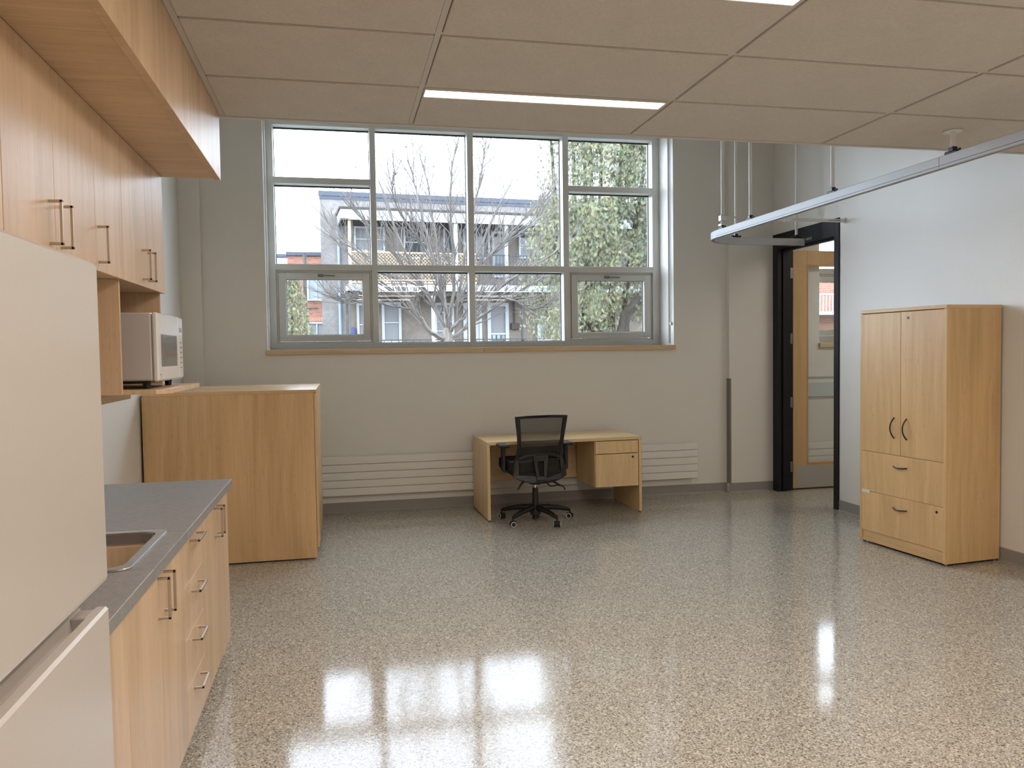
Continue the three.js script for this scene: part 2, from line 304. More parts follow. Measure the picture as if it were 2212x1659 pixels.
function pane(parent, x0, y0, x1, y1, zg) {
  part('gasket', ring([x0, y0, x1, y1], [x0 + 0.006, y0 + 0.006, x1 - 0.006, y1 - 0.012], zg - 0.012, zg + 0.01, 0.0005), M.gasket, parent);
  part('window_pane', cbox(x0 + 0.002, x1 - 0.002, y0 + 0.002, y1 - 0.002, zg - 0.003, zg + 0.003, 0.0002), M.glass, parent);
}
{
  const w = structGroup('window_1', 'wide aluminium framed window of ten panes overlooking the street', 'window');
  const zf = ZFRAME, zb = ZFRAME - 0.16, zg = zf - 0.125;
  const X = [-0.672, -0.606, 0.352, 0.412, 1.368, 1.433, 2.412, 2.478, 3.444, 3.524];
  const yb0 = 1.62, yb1 = 1.683, t20 = 2.428, t21 = 2.492, t10 = 3.302, t11 = 3.365, h0 = 3.885, h1 = 3.955;
  [[X[0], X[1]], [X[2], X[3]], [X[4], X[5]], [X[6], X[7]], [X[8], X[9]]].forEach(([a, b]) => part('mullion', cbox(a, b, yb0, h1, zb, zf, 0.002), M.frame, w));
  const bays = [[X[1], X[2]], [X[3], X[4]], [X[5], X[6]], [X[7], X[8]]];
  bays.forEach(([a, b], i) => {
    const outer = i === 0 || i === 3;
    part('bottom_rail', cbox(a, b, yb0, yb1, zb, zf, 0.002, 'x'), M.frame, w);
    part('transom', cbox(a, b, t20, t21, zb, zf, 0.002, 'x'), M.frame, w);
    part('head_rail', cbox(a, b, h0, h1, zb, zf, 0.002, 'x'), M.frame, w);
    if (outer) { part('transom', cbox(a, b, t10, t11, zb, zf, 0.002, 'x'), M.frame, w); pane(w, a, t21, b, t10, zg); pane(w, a, t11, b, h0, zg); sash(w, a, yb1, b, t20, zf, i === 0); }
    else { pane(w, a, t21, b, h0, zg); pane(w, a, yb1, b, t20, zg); }
  });
  part('blind_channel', [cbox(3.505, 3.524, 1.64, 3.95, -8.135, -8.12, 0.001), cbox(-0.672, -0.655, 1.64, 3.95, -8.135, -8.12, 0.001)], M.trackRod, w);
  // sill in two lengths
  const sill = struct('trim_1', [cbox(-0.682, 1.44, 1.57, 1.62, -8.40, -7.985, 0.003, 'x'), cbox(1.4425, 3.534, 1.57, 1.62, -8.40, -7.985, 0.003, 'x')], M.sillWood, 'pale brown wooden sill under the wide window', 'window sill');
}
const cordGeo = (x) => [rod([x, 3.93, -8.06], [x, 1.86, -8.06], 0.0025, 6), rod([x, 3.93, -8.085], [x, 1.86, -8.085], 0.0025, 6), tube([[x, 1.86, -8.06], [x, 1.845, -8.066], [x, 1.845, -8.079], [x, 1.86, -8.085]], 0.0025, 6), cbox(x - 0.008, x + 0.008, 1.835, 1.865, -8.09, -8.055, 0.003)];
tag(part('blind_cord', cordGeo(3.512), M.cord, scene), 'thin blind cord hanging in the window reveal beside the cedar view', 'cord');
tag(part('blind_cord_001', cordGeo(-0.66), M.cord, scene), 'thin blind cord hanging in the window reveal beside the kitchenette', 'cord');
{ // the window of the room beyond
  const w = structGroup('window_2', 'narrow aluminium framed window of the room beyond the doorway', 'window');
  const zf = ZFRAME, zb = zf - 0.16, { x0, x1, y0, y1 } = WIN2, a = x0 + 0.066, b = x1 - 0.066;
  part('mullion', cbox(x0, a, y0, y1, zb, zf, 0.002), M.frame, w); part('mullion', cbox(b, x1, y0, y1, zb, zf, 0.002), M.frame, w);
  part('bottom_rail', cbox(a, b, y0, 1.683, zb, zf, 0.002, 'x'), M.frame, w); part('transom', cbox(a, b, 2.428, 2.492, zb, zf, 0.002, 'x'), M.frame, w); part('head_rail', cbox(a, b, y1 - 0.07, y1, zb, zf, 0.002, 'x'), M.frame, w);
  sash(w, a, 1.683, b, 2.428, zf, false); pane(w, a, 2.492, b, y1 - 0.07, zf - 0.125);
  struct('trim_2', cbox(x0 - 0.01, x1 + 0.01, 1.57, 1.62, -8.40, -7.985, 0.003, 'x'), M.sillWood, 'pale brown wooden sill under the window beyond the doorway', 'window sill');
}
tag(part('corner_guard', [cbox(4.1355, 4.1395, 0.1, 1.247, ZW + 0.002, ZW + 0.0645, 0.001), cbox(4.1355, 4.16, 0.1, 1.247, ZW + 0.0605, ZW + 0.0645, 0.001)], M.guard, scene), 'grey vertical corner guard on the wall edge between radiator and doorway', 'corner guard');

// ------------------------------------------------------------------ doorway
{
  const d = structGroup('door_1', 'wooden door with tall glass panel standing open beyond a dark frame', 'door');
  const f0 = -7.955, f1 = -6.775, i0 = -7.84, i1 = -6.855, top = 2.798, head = 2.615, xf = XR - 0.012, xb = XR + 0.175;
  const fr = part('door_frame', [cbox(xf, xb, 0, top, f0, -7.865, 0.002), cbox(XR + 0.045, XR + 0.095, 0, head + 0.02, -7.87, i0, 0.002), cbox(xf, XR + 0.03, 0, top, -7.87, -7.852, 0.002),
    cbox(xf, xb, 0, top, -6.853, f1, 0.002), cbox(XR + 0.045, XR + 0.095, 0, head + 0.02, i1 - 0.012, -6.85, 0.002),
    cbox(xf, xb, head + 0.02, top, -7.867, -6.852, 0.002, 'z'), cbox(XR + 0.045, XR + 0.095, head - 0.004, head + 0.021, -7.86, -6.86, 0.002, 'z')], M.doorFrame, d);
  const zl = -7.925, z1 = zl + 0.022, z0 = zl - 0.022, x0 = 4.872, x1 = 5.86, y0 = 0.014, y1 = 2.632;
  const g0 = [5.045, 0.282, 5.70, 2.475];
  const leaf = part('door_leaf', [cbox(x0, g0[0], y0, y1, z0, z1, 0.002), cbox(g0[2], x1, y0, y1, z0, z1, 0.002), cbox(g0[0], g0[2], y0, g0[1], z0, z1, 0.002, 'y'), cbox(g0[0], g0[2], g0[3], y1, z0, z1, 0.002, 'y')], M.doorWood, d);
  part('glazing_bead', ring([g0[0], g0[1], g0[2], g0[3]], [g0[0] + 0.014, g0[1] + 0.014, g0[2] - 0.014, g0[3] - 0.014], z0 - 0.003, z1 + 0.003), M.doorWood, leaf);
  part('door_glass', cbox(g0[0] + 0.01, g0[2] - 0.01, g0[1] + 0.01, g0[3] - 0.01, zl - 0.003, zl + 0.003, 0.0003), M.glass, leaf);
  part('kick_plate', cbox(x0 + 0.035, x1 - 0.035, 0.022, 0.262, z1, z1 + 0.002, 0.0005), M.kick, leaf, 'brushed metal kick plate');
  for (const y of [2.382, 1.670, 0.972, 0.264]) {
    part('hinge', [cbox(4.815, 4.842, y - 0.057, y + 0.057, -7.868, -7.862, 0.001), cbox(x0 - 0.003, x0, y - 0.057, y + 0.057, z0 + 0.004, z1 - 0.002, 0.0005), rod([4.856, y - 0.057, -7.885], [4.856, y + 0.057, -7.885], 0.0075, 10), cbox(4.842, 4.856, y - 0.057, y + 0.057, -7.878, -7.868, 0.001)], M.hinge, d);
  }
  part('closer_bracket', [cbox(XR + 0.10, XR + 0.15, head - 0.03, head - 0.002, -7.02, -6.88, 0.003)], M.hinge, d);
}
{ // number plate on the frame head
  const c = document.createElement('canvas'); c.width = 256; c.height = 96; const k = c.getContext('2d'); k.fillStyle = '#08090b'; k.fillRect(0, 0, 256, 96); k.fillStyle = '#c9cbd0'; k.font = 'bold 52px sans-serif'; k.textAlign = 'center'; k.textBaseline = 'middle'; k.fillText('B-0112-1', 128, 50);
  const t = new THREE.CanvasTexture(c); t.colorSpace = THREE.SRGBColorSpace;
  const p = thing('room_number_plate', 'small black room number plate on the dark door frame head', 'sign', [XR - 0.013, 2.665, -7.262]);
  part('plate', cbox(-0.003, 0, -0.024, 0.024, -0.062, 0.062, 0.001), M.blackPlastic, p);
  const f = new THREE.PlaneGeometry(0.118, 0.044); f.rotateY(-Math.PI / 2); f.translate(-0.0035, 0, 0);
  part('lettering', f, mat(lin(1, 1, 1), 0.5, { map: t }), p);
}

// ------------------------------------------------------------------ radiator and the wall gear beyond the doorway
{
  const r = thing('radiator', 'long white panel radiator of five slats on the wall behind the desk', 'radiator', [0, 0, 0]);
  const x0 = -0.5, x1 = 3.765, y0 = 0.178, pitch = 0.0775;
  for (let k = 0; k < 5; k++) part('slat', cbox(x0, x1, y0 + k * pitch, y0 + k * pitch + 0.0735, -7.985, -7.955, 0.003, 'x'), M.radiator, r);
  for (const x of [x0 + 0.05, x1 - 0.03]) part('header_pipe', rod([x, 0.2, -8.0], [x, 0.55, -8.0], 0.014), M.radiator, r);
}
{
  const r = thing('radiator', 'white panel radiator seen through the glass of the door', 'radiator', [0, 0, 0]);
  for (let k = 0; k < 4; k++) part('slat', cbox(5.0, 6.9, 0.2 + k * 0.0775, 0.2735 + k * 0.0775, -8.0, -7.975, 0.003, 'x'), M.radiator, r);
  tag(part('wall_rail', [cbox(5.0, 7.0, 1.02, 1.18, -8.02, -7.99, 0.004, 'x'), cbox(5.0, 7.0, 1.235, 1.25, -8.02, -8.0, 0.002, 'x')], mat(lin(0.60, 0.64, 0.65), 0.5), scene), 'pale horizontal wall rail seen through the glass of the door', 'wall rail');
}

// ------------------------------------------------------------------ kitchenette
function pull(parent, m, x, y0, y1, z0, z1) {   // a square bar pull on a front that faces +x
  const p = 0.034, t = 0.0085, A = [x + p, y0, z0], B = [x + p, y1, z1], d = [0, Math.sign(y1 - y0) * t / 2, Math.sign(z1 - z0) * t / 2];
  const legA = cbox(x, x + p + t / 2, y0 - t / 2, y0 + t / 2, z0 - t / 2, z0 + t / 2, 0.001), legB = cbox(x, x + p + t / 2, y1 - t / 2, y1 + t / 2, z1 - t / 2, z1 + t / 2, 0.001);
  part('handle', [legA, legB, cbox(x + p - t / 2, x + p + t / 2, Math.min(y0, y1) - t / 2, Math.max(y0, y1) + t / 2, Math.min(z0, z1) - t / 2, Math.max(z0, z1) + t / 2, 0.001)], m, parent, 'brushed metal bar handle');
}
const XU = -0.845, UB = 1.885, UT = 2.467, G = 0.0022;   // upper cabinets
function upperUnit(label, z0, z1, doors, handleZ, wells) {
  const t = thing('wall_cabinet', label, 'cabinet', [0, 0, 0], 0, undefined);
  part('carcass', cbox(XL + 0.002, XU - 0.021, UB + 0.004, UT - 0.001, z0 + 0.0005, z1 - 0.0005, 0.001), M.maple, t);
  doors.forEach(([a, b], i) => { const d = part('door', cbox(XU - 0.0195, XU, UB, UT - 0.003, a + G / 2, b - G / 2, 0.0012), M.maple, t); if (handleZ[i] !== undefined) pull(d, M.nickel, XU, 1.917, 2.045, handleZ[i], handleZ[i]); });
  return t;
}
const ZS = [-4.285, -3.91, -3.505, -3.135, -2.715, -2.322, -1.92];
upperUnit('maple two door wall cabinet above the microwave', ZS[0], ZS[2], [[ZS[0], ZS[1]], [ZS[1], ZS[2]]], [-3.937, -3.832]);
upperUnit('narrow single door maple wall cabinet between two double ones', ZS[2], ZS[3], [[ZS[2], ZS[3]]], [-3.145 - 0.018]);
upperUnit('maple two door wall cabinet above the fridge', ZS[3], ZS[5], [[ZS[3], ZS[4]], [ZS[4], ZS[5]]], [-2.762, -2.664]);
upperUnit('maple wall cabinet at the kitchen end over the fridge', ZS[5] + 0.002, ZS[6], [[ZS[5] + 0.002, ZS[6]]], []);
{
  const b = thing('bulkhead', 'maple clad bulkhead running above the wall cabinets', 'bulkhead');
  for (const [z0, z1] of [[ZE, -2.42], [-2.418, 0.0], [0.002, ZB - 0.01]]) {
    part('fascia_panel', cbox(XBULK - 0.03, XBULK, UT - 0.008, YC + 0.06, z0, z1, 0.0015), M.bulkhead, b);
    part('soffit_panel', cbox(XL + 0.002, XBULK - 0.0305, UT, UT + 0.018, z0, z1, 0.001, 'x'), M.bulkhead, b);
  }
  part('end_panel', cbox(XL + 0.002, XBULK - 0.0305, UT + 0.0185, YH - 0.002, ZE, ZE + 0.018, 0.001), M.bulkhead, b);
}
{ // open niche under the far cabinet, with its projecting shelf
  const n = thing('microwave_shelf', 'open maple niche and projecting shelf that carry the microwave', 'shelf');
  part('side_panel', cbox(XL + 0.002, XU - 0.0215, 1.416, UB + 0.0035, -3.523, -3.505, 0.001), M.maple, n);
  part('side_panel', cbox(XL + 0.002, XU - 0.0215, 1.436, UB + 0.0035, -4.285, -4.267, 0.001), M.maple, n);
  const s = new THREE.Shape(); s.moveTo(XL + 0.002, 3.5235); s.lineTo(-0.742, 3.5235); s.lineTo(-0.695, 3.58); s.lineTo(-0.695, 4.285); s.lineTo(XL + 0.002, 4.285); s.closePath();
  const g = new THREE.ExtrudeGeometry(s, { depth: 0.019, bevelEnabled: false }); g.rotateX(-Math.PI / 2); g.translate(0, 1.416, 0);
  part('shelf_board', g, M.maple, n);
  part('support_rail', cbox(-1.02, -1.0, 1.368, 1.4155, -4.2, -3.53, 0.001, 'z'), M.maple, n);
}
{ // microwave, its door faces +x
  const m = thing('microwave_oven', 'white microwave oven standing on the projecting shelf', 'microwave');
  const x0 = -1.14, x1 = -0.742, y0 = 1.470, y1 = 1.757, za = -4.137, zb = -3.597;
  part('body', cbox(x0, x1 - 0.027, y0, y1, za, zb, 0.006), M.microwave, m);
  const d = part('door', [cbox(x1 - 0.025, x1, y0 - 0.004, y1 + 0.001, za + 0.105, zb, 0.008)], M.microwaveFace, m);
  part('door_window', cbox(x1, x1 + 0.0012, y0 + 0.058, y1 - 0.09, za + 0.152, zb - 0.055, 0.0004), M.microwaveScreen, d, 'grey see-through door window');
  part('maker_mark', cbox(x1, x1 + 0.0008, y0 + 0.022, y0 + 0.027, zb - 0.045, zb - 0.02, 0.0002), M.print, d);
  const c = part('control_panel', cbox(x1 - 0.025, x1, y0 - 0.004, y1 + 0.001, za, za + 0.1035, 0.008), M.microwaveFace, m);
  part('display', cbox(x1, x1 + 0.001, y1 - 0.072, y1 - 0.05, za + 0.025, za + 0.08, 0.0003), M.microwaveScreen, c);
  for (let k = 0; k < 6; k++) part('button', cbox(x1, x1 + 0.001, y0 + 0.045 + k * 0.024, y0 + 0.05 + k * 0.024, za + 0.03, za + 0.072, 0.0003), M.print, c);
  for (const [x, z] of [[x1 - 0.06, zb - 0.05], [x1 - 0.06, za + 0.06], [x0 + 0.05, zb - 0.05], [x0 + 0.05, za + 0.06]]) part('foot', new THREE.CylinderGeometry(0.018, 0.014, y0 - 1.4352, 14).translate(x, (y0 + 1.4352) / 2, z), M.blackPlastic, m);
  part('base_plate', cbox(x0 + 0.03, x1 - 0.05, y0 - 0.012, y0 - 0.0005, za + 0.03, zb - 0.03, 0.002), M.blackPlastic, m);
}
// base units, counter, sink
const XF = -0.59, CT = 0.914, TOE = 0.098;
function baseUnit(label, z0, z1, build) {
  const t = thing('base_cabinet', label, 'cabinet');
  part('carcass', cbox(XL + 0.002, XF - 0.021, TOE - 0.001, CT - 0.3, z0 + 0.0005, z1 - 0.0005, 0.001), M.maple, t);
  part('top_frame', [cbox(XF - 0.04, XF - 0.021, CT - 0.3, CT - 0.041, z0 + 0.0005, z1 - 0.0005, 0.001), cbox(XL + 0.002, XF - 0.042, CT - 0.3, CT - 0.041, z0 + 0.0005, z0 + 0.018, 0.001)], M.maple, t);
  part('toe_kick', cbox(XL + 0.05, XF - 0.075, 0.001, TOE - 0.0015, z0 + 0.0005, z1 - 0.0005, 0.001), M.cove, t);
  build(t); return t;
}
const frontDoor = (t, z0, z1, hz, y0 = TOE, y1 = CT - 0.043) => { const d = part('door', cbox(XF - 0.0195, XF, y0, y1, z0 + G / 2, z1 - G / 2, 0.0012), M.maple, t); if (hz !== undefined) pull(d, M.nickel, XF, 0.722, 0.852, hz, hz); };
baseUnit('maple double door base cabinet at the window end of the counter', -4.365, -3.578, (t) => { frontDoor(t, -4.365, -3.972, -4.015); frontDoor(t, -3.972, -3.578, -3.932); });
baseUnit('maple four drawer base cabinet under the counter', -3.578, -3.165, (t) => {
  [[0.6965, 0.871, 0.845], [0.497, 0.695, 0.645], [0.302, 0.4955, 0.452], [TOE, 0.3005, 0.258]].forEach(([a, b, h]) => { const d = part('drawer_front', cbox(XF - 0.0195, XF, a, b, -3.578 + G / 2, -3.165 - G / 2, 0.0012), M.maple, t); pull(d, M.nickel, XF, h, h, -3.455, -3.305); });
});
baseUnit('maple double door base cabinet under the sink', -3.165, -2.352, (t) => { frontDoor(t, -3.165, -2.775, -2.826); frontDoor(t, -2.775, -2.352, -2.738); });
baseUnit('narrow maple base cabinet beside the fridge', -2.352, -2.03, (t) => frontDoor(t, -2.352, -2.03));
{
  const t = thing('countertop', 'grey laminate countertop with a sink cut-out', 'countertop');
  const hole = [-1.07, -3.175, -0.662, -2.635];   // x0 z0 x1 z1
  const z0 = -4.46, z1 = -2.03, x0 = XL + 0.002, x1 = -0.575;
  part('worktop', [cbox(x0, x1, CT - 0.04, CT, z0, hole[1], 0.002), cbox(x0, x1, CT - 0.04, CT, hole[3], z1, 0.002), cbox(x0, hole[0], CT - 0.04, CT, hole[1], hole[3], 0.001), cbox(hole[2], x1, CT - 0.04, CT, hole[1], hole[3], 0.001)], M.counter, t);
  const s = thing('kitchen_sink', 'stainless steel sink bowl set into the grey countertop', 'sink');
  const rr2 = (cls, a, b, c, d, r) => { const p = new cls(); p.moveTo(a + r, b); p.lineTo(c - r, b); p.quadraticCurveTo(c, b, c, b + r); p.lineTo(c, d - r); p.quadraticCurveTo(c, d, c - r, d); p.lineTo(a + r, d); p.quadraticCurveTo(a, d, a, d - r); p.lineTo(a, b + r); p.quadraticCurveTo(a, b, a + r, b); return p; };
  const o = [-1.085, 2.615, -0.645, 3.195], q = [-1.06, 2.645, -0.672, 3.165];
  const rim = rr2(THREE.Shape, ...o, 0.05); rim.holes.push(rr2(THREE.Path, ...q, 0.06));
  const g = new THREE.ExtrudeGeometry(rim, { depth: 0.002, bevelEnabled: true, bevelSize: 0.002, bevelThickness: 0.0025, bevelSegments: 3, curveSegments: 10 }); g.rotateX(-Math.PI / 2); g.translate(0, CT + 0.0025, 0);
  part('rim', g, M.steel, s, 'bright rolled steel rim');
  const wallShape = rr2(THREE.Shape, q[0] - 0.002, q[1] - 0.002, q[2] + 0.002, q[3] + 0.002, 0.06); wallShape.holes.push(rr2(THREE.Path, ...q, 0.06));
  const bw = new THREE.ExtrudeGeometry(wallShape, { depth: 0.18, bevelEnabled: false, curveSegments: 10 }); bw.rotateX(-Math.PI / 2); bw.translate(0, CT - 0.178, 0);
  const bf = new THREE.ExtrudeGeometry(rr2(THREE.Shape, ...q, 0.06), { depth: 0.002, bevelEnabled: false, curveSegments: 10 }); bf.rotateX(-Math.PI / 2); bf.translate(0, CT - 0.18, 0);
  part('bowl', [bw, bf], M.steel, s);
  part('drain', new THREE.CylinderGeometry(0.045, 0.045, 0.004, 24).translate(-0.866, CT - 0.175, -2.905), M.chrome, s);
}
{ // fridge, doors face +x
  const f = thing('refrigerator', 'cream white two door refrigerator beside the counter', 'refrigerator');
  const x0 = -1.33, x1 = -0.53, z0 = -1.965, z1 = -1.20, top = 1.783, xb = -0.605;
  part('cabinet', cbox(x0, xb - 0.012, 0.02, top - 0.002, z0, z1, 0.006), M.fridge, f);
  const prof = (pts) => { const s = new THREE.Shape(); pts.forEach(([x, y], i) => i ? s.lineTo(x, y) : s.moveTo(x, y)); s.closePath(); const g = new THREE.ExtrudeGeometry(s, { depth: z1 - z0 - 0.004, bevelEnabled: true, bevelSize: 0.002, bevelThickness: 0.002, bevelSegments: 2 }); g.translate(0, 0, z0 + 0.002); return g; };
  part('upper_door', prof([[xb, 1.022], [-0.597, 1.022], [-0.534, 1.064], [-0.532, 1.072], [-0.532, top - 0.008], [-0.538, top - 0.002], [xb, top - 0.002]]), M.fridge, f);
  const low = part('lower_door', prof([[xb, 0.08], [-0.538, 0.08], [-0.532, 0.086], [-0.532, 0.994], [-0.537, 0.999], [-0.553, 0.999], [-0.556, 0.968], [-0.588, 0.968], [-0.591, 0.999], [xb, 0.999]]), M.fridge, f);
  part('grip_end', cbox(-0.589, -0.556, 0.968, 0.9985, z0 + 0.012, z0 + 0.075, 0.002), M.fridgeGap, low);
  part('grip_end', cbox(-0.589, -0.556, 0.968, 0.9985, z1 - 0.075, z1 - 0.012, 0.002), M.fridgeGap, low);
  part('seal', cbox(xb - 0.011, xb - 0.001, 0.09, top - 0.02, z0 + 0.012, z1 - 0.012, 0.001), M.fridgeGap, f);
  part('plinth', cbox(x0 + 0.05, xb - 0.02, 0.0, 0.02, z0 + 0.03, z1 - 0.03, 0.001), M.blackPlastic, f);
}
{ // storage unit beyond the counter
  const u = thing('storage_cabinet', 'chest high brown wood grain cabinet standing beyond the counter', 'cabinet');
  const x0 = -1.408, x1 = -0.197, y1 = 1.305, z0 = -7.5, z1 = -6.243;
  part('side_panel', cbox(x0, x1, 0.012, y1 - 0.0255, z1 - 0.025, z1, 0.0015), M.storage, u);
  part('side_panel', cbox(x0, x1, 0.012, y1 - 0.0255, z0, z0 + 0.025, 0.0015), M.storage, u);
  part('top_panel', cbox(x0, x1 + 0.022, y1 - 0.025, y1, z0, z1, 0.0015, 'x'), M.storage, u);
  part('back_panel', cbox(x0 - 0.008, x0 - 0.0005, 0.03, y1 - 0.03, z0 + 0.003, z1 - 0.003, 0.0005), M.storage, u);
  part('bottom_panel', cbox(x0, x1 - 0.001, 0.06, 0.085, z0 + 0.026, z1 - 0.026, 0.0015), M.storage, u);
  for (const [a, b] of [[z0 + 0.003, (z0 + z1) / 2 - 0.0015], [(z0 + z1) / 2 + 0.0015, z1 - 0.003]]) part('door', cbox(x1 + 0.002, x1 + 0.021, 0.095, y1 - 0.028, a, b, 0.0015), M.storage, u);
  for (const [x, z] of [[x0 + 0.05, z1 - 0.06], [x1 - 0.05, z1 - 0.06], [x0 + 0.05, z0 + 0.06], [x1 - 0.05, z0 + 0.06]]) part('foot', new THREE.CylinderGeometry(0.014, 0.014, 0.06, 12).translate(x, 0.03, z), M.blackPlastic, u);
}

// ------------------------------------------------------------------ wardrobe by the right wall (front faces local +z)
{
  const w = thing('storage_wardrobe', 'tall honey maple wardrobe with two doors above two file drawers', 'wardrobe', [4.124, 0, -5.2365], -84.86 * Math.PI / 180);
  const W = 0.848, D = 0.495, H = 1.857, h = W / 2;
  const sp = part('side_panel', cbox(h - 0.025, h, 0.018, H - 0.0265, -D, 0, 0.0015), M.honey, w);
  part('side_panel', cbox(-h, -h + 0.025, 0.018, H - 0.0265, -D, 0, 0.0015), M.honey, w);
  part('top_panel', cbox(-h - 0.002, h + 0.002, H - 0.026, H, -D - 0.001, 0.002, 0.002, 'x'), M.honey, w);
  part('back_panel', cbox(-h + 0.026, h - 0.026, 0.02, H - 0.028, -D + 0.004, -D + 0.012, 0.0005), M.honey, w);
  part('plinth', cbox(-h + 0.0255, h - 0.0255, 0.018, 0.103, -0.03, -0.008, 0.001, 'x'), M.honey, w);
  const fz0 = -0.021, fz1 = -0.001, fx = h - 0.012;
  const arc = (a, b, out, mid) => tube(Array.from({ length: 11 }, (_, k) => { const t = k / 10, q = Math.sin(Math.PI * t) ** 0.8; return [a[0] + (b[0] - a[0]) * t + (mid[0] - (a[0] + b[0]) / 2) * q, a[1] + (b[1] - a[1]) * t + (mid[1] - (a[1] + b[1]) / 2) * q, a[2] + out * q]; }), 0.0052, 8, false, 24);
  const dl = part('door', cbox(-fx, -0.0015, 0.742, H - 0.031, fz0, fz1, 0.0015), M.honey, w), dr = part('door', cbox(0.0015, fx, 0.742, H - 0.031, fz0, fz1, 0.0015), M.honey, w);
  for (const [d, x, s] of [[dl, -0.062, -1], [dr, 0.062, -1]]) { part('handle', arc([x, 0.868, fz1], [x, 1.028, fz1], 0.03, [x + s * 0.012, 0.948, fz1 + 0.03]), M.blackMetal, d, 'black bowed handle'); }
  const keyhole = (p, x, y) => part('lock', new THREE.CylinderGeometry(0.0095, 0.0095, 0.004, 20).rotateX(Math.PI / 2).translate(x, y, fz1 + 0.001), M.blackMetal, p, 'round black lock');
  keyhole(dr, 0.07, H - 0.078);
  const d1 = part('file_drawer', cbox(-fx, fx, 0.4225, 0.739, fz0, fz1, 0.0015, 'y'), M.honey, w), d2 = part('file_drawer', cbox(-fx, fx, 0.105, 0.4195, fz0, fz1, 0.0015, 'y'), M.honey, w);
  for (const [d, y] of [[d1, 0.655], [d2, 0.335]]) part('handle', arc([-0.068, y, fz1], [0.068, y, fz1], 0.028, [0, y - 0.006, fz1 + 0.028]), M.blackMetal, d, 'black bowed handle');
  keyhole(d2, 0.345, 0.378);
  part('sticker', cbox(-fx + 0.0, -fx + 0.095, 0.408, 0.432, fz1 + 0.0002, fz1 + 0.0008, 0.0001), M.paper, w, 'small white paper label across the drawer joint');
  for (const [x, z] of [[h - 0.02, -0.03], [-h + 0.02, -0.03], [h - 0.02, -D + 0.03], [-h + 0.02, -D + 0.03]]) part('foot', new THREE.CylinderGeometry(0.011, 0.011, 0.018, 12).translate(x, 0.009, z), M.hinge, w);
}

// ------------------------------------------------------------------ desk
{
  const t = thing('office_desk', 'pale maple desk with a hanging drawer pedestal under the window', 'desk', [2.075, 0, -7.215], 1.2 * Math.PI / 180);
  const h = 0.762, D = 0.715, H = 0.738;
  part('desktop', cbox(-h, h, H - 0.03, H, -D, 0, 0.002, 'x'), M.deskWood, t);
  part('side_panel', cbox(-h, -h + 0.028, 0.012, H - 0.0305, -D, 0, 0.0015), M.deskWood, t);
  part('side_panel', cbox(h - 0.028, h, 0.012, H - 0.0305, -D, 0, 0.0015), M.deskWood, t);
  part('modesty_panel', cbox(-h + 0.0285, h - 0.0285, 0.27, H - 0.0305, -D + 0.06, -D + 0.08, 0.0015, 'x'), M.deskWood, t);
  const px0 = 0.288, px1 = h - 0.0285;
  const p = part('pedestal', [cbox(px0, px0 + 0.016, 0.262, H - 0.031, -0.56, -0.022, 0.001), cbox(px1 - 0.016, px1, 0.262, H - 0.031, -0.56, -0.022, 0.001), cbox(px0 + 0.0165, px1 - 0.0165, 0.262, 0.278, -0.56, -0.022, 0.001), cbox(px0 + 0.0165, px1 - 0.0165, 0.279, H - 0.031, -0.56, -0.545, 0.001)], M.deskWood, t);
  part('box_drawer', cbox(px0 + 0.004, px1 - 0.006, 0.583, H - 0.0365, -0.0215, -0.003, 0.0015, 'y'), M.deskWood, t);
  const fd = part('file_drawer', cbox(px0 + 0.004, px1 - 0.006, 0.262, 0.5765, -0.0215, -0.003, 0.0015, 'y'), M.deskWood, t);
  part('lock', new THREE.CylinderGeometry(0.011, 0.011, 0.004, 20).rotateX(Math.PI / 2).translate(px1 - 0.062, 0.543, -0.002), M.blackMetal, fd, 'round black lock');
  for (const [x, z] of [[-h + 0.014, -0.03], [h - 0.014, -0.03], [-h + 0.014, -D + 0.04], [h - 0.014, -D + 0.04]]) part('foot', new THREE.CylinderGeometry(0.009, 0.009, 0.013, 10).translate(x, 0.0065, z), M.blackPlastic, t);
}

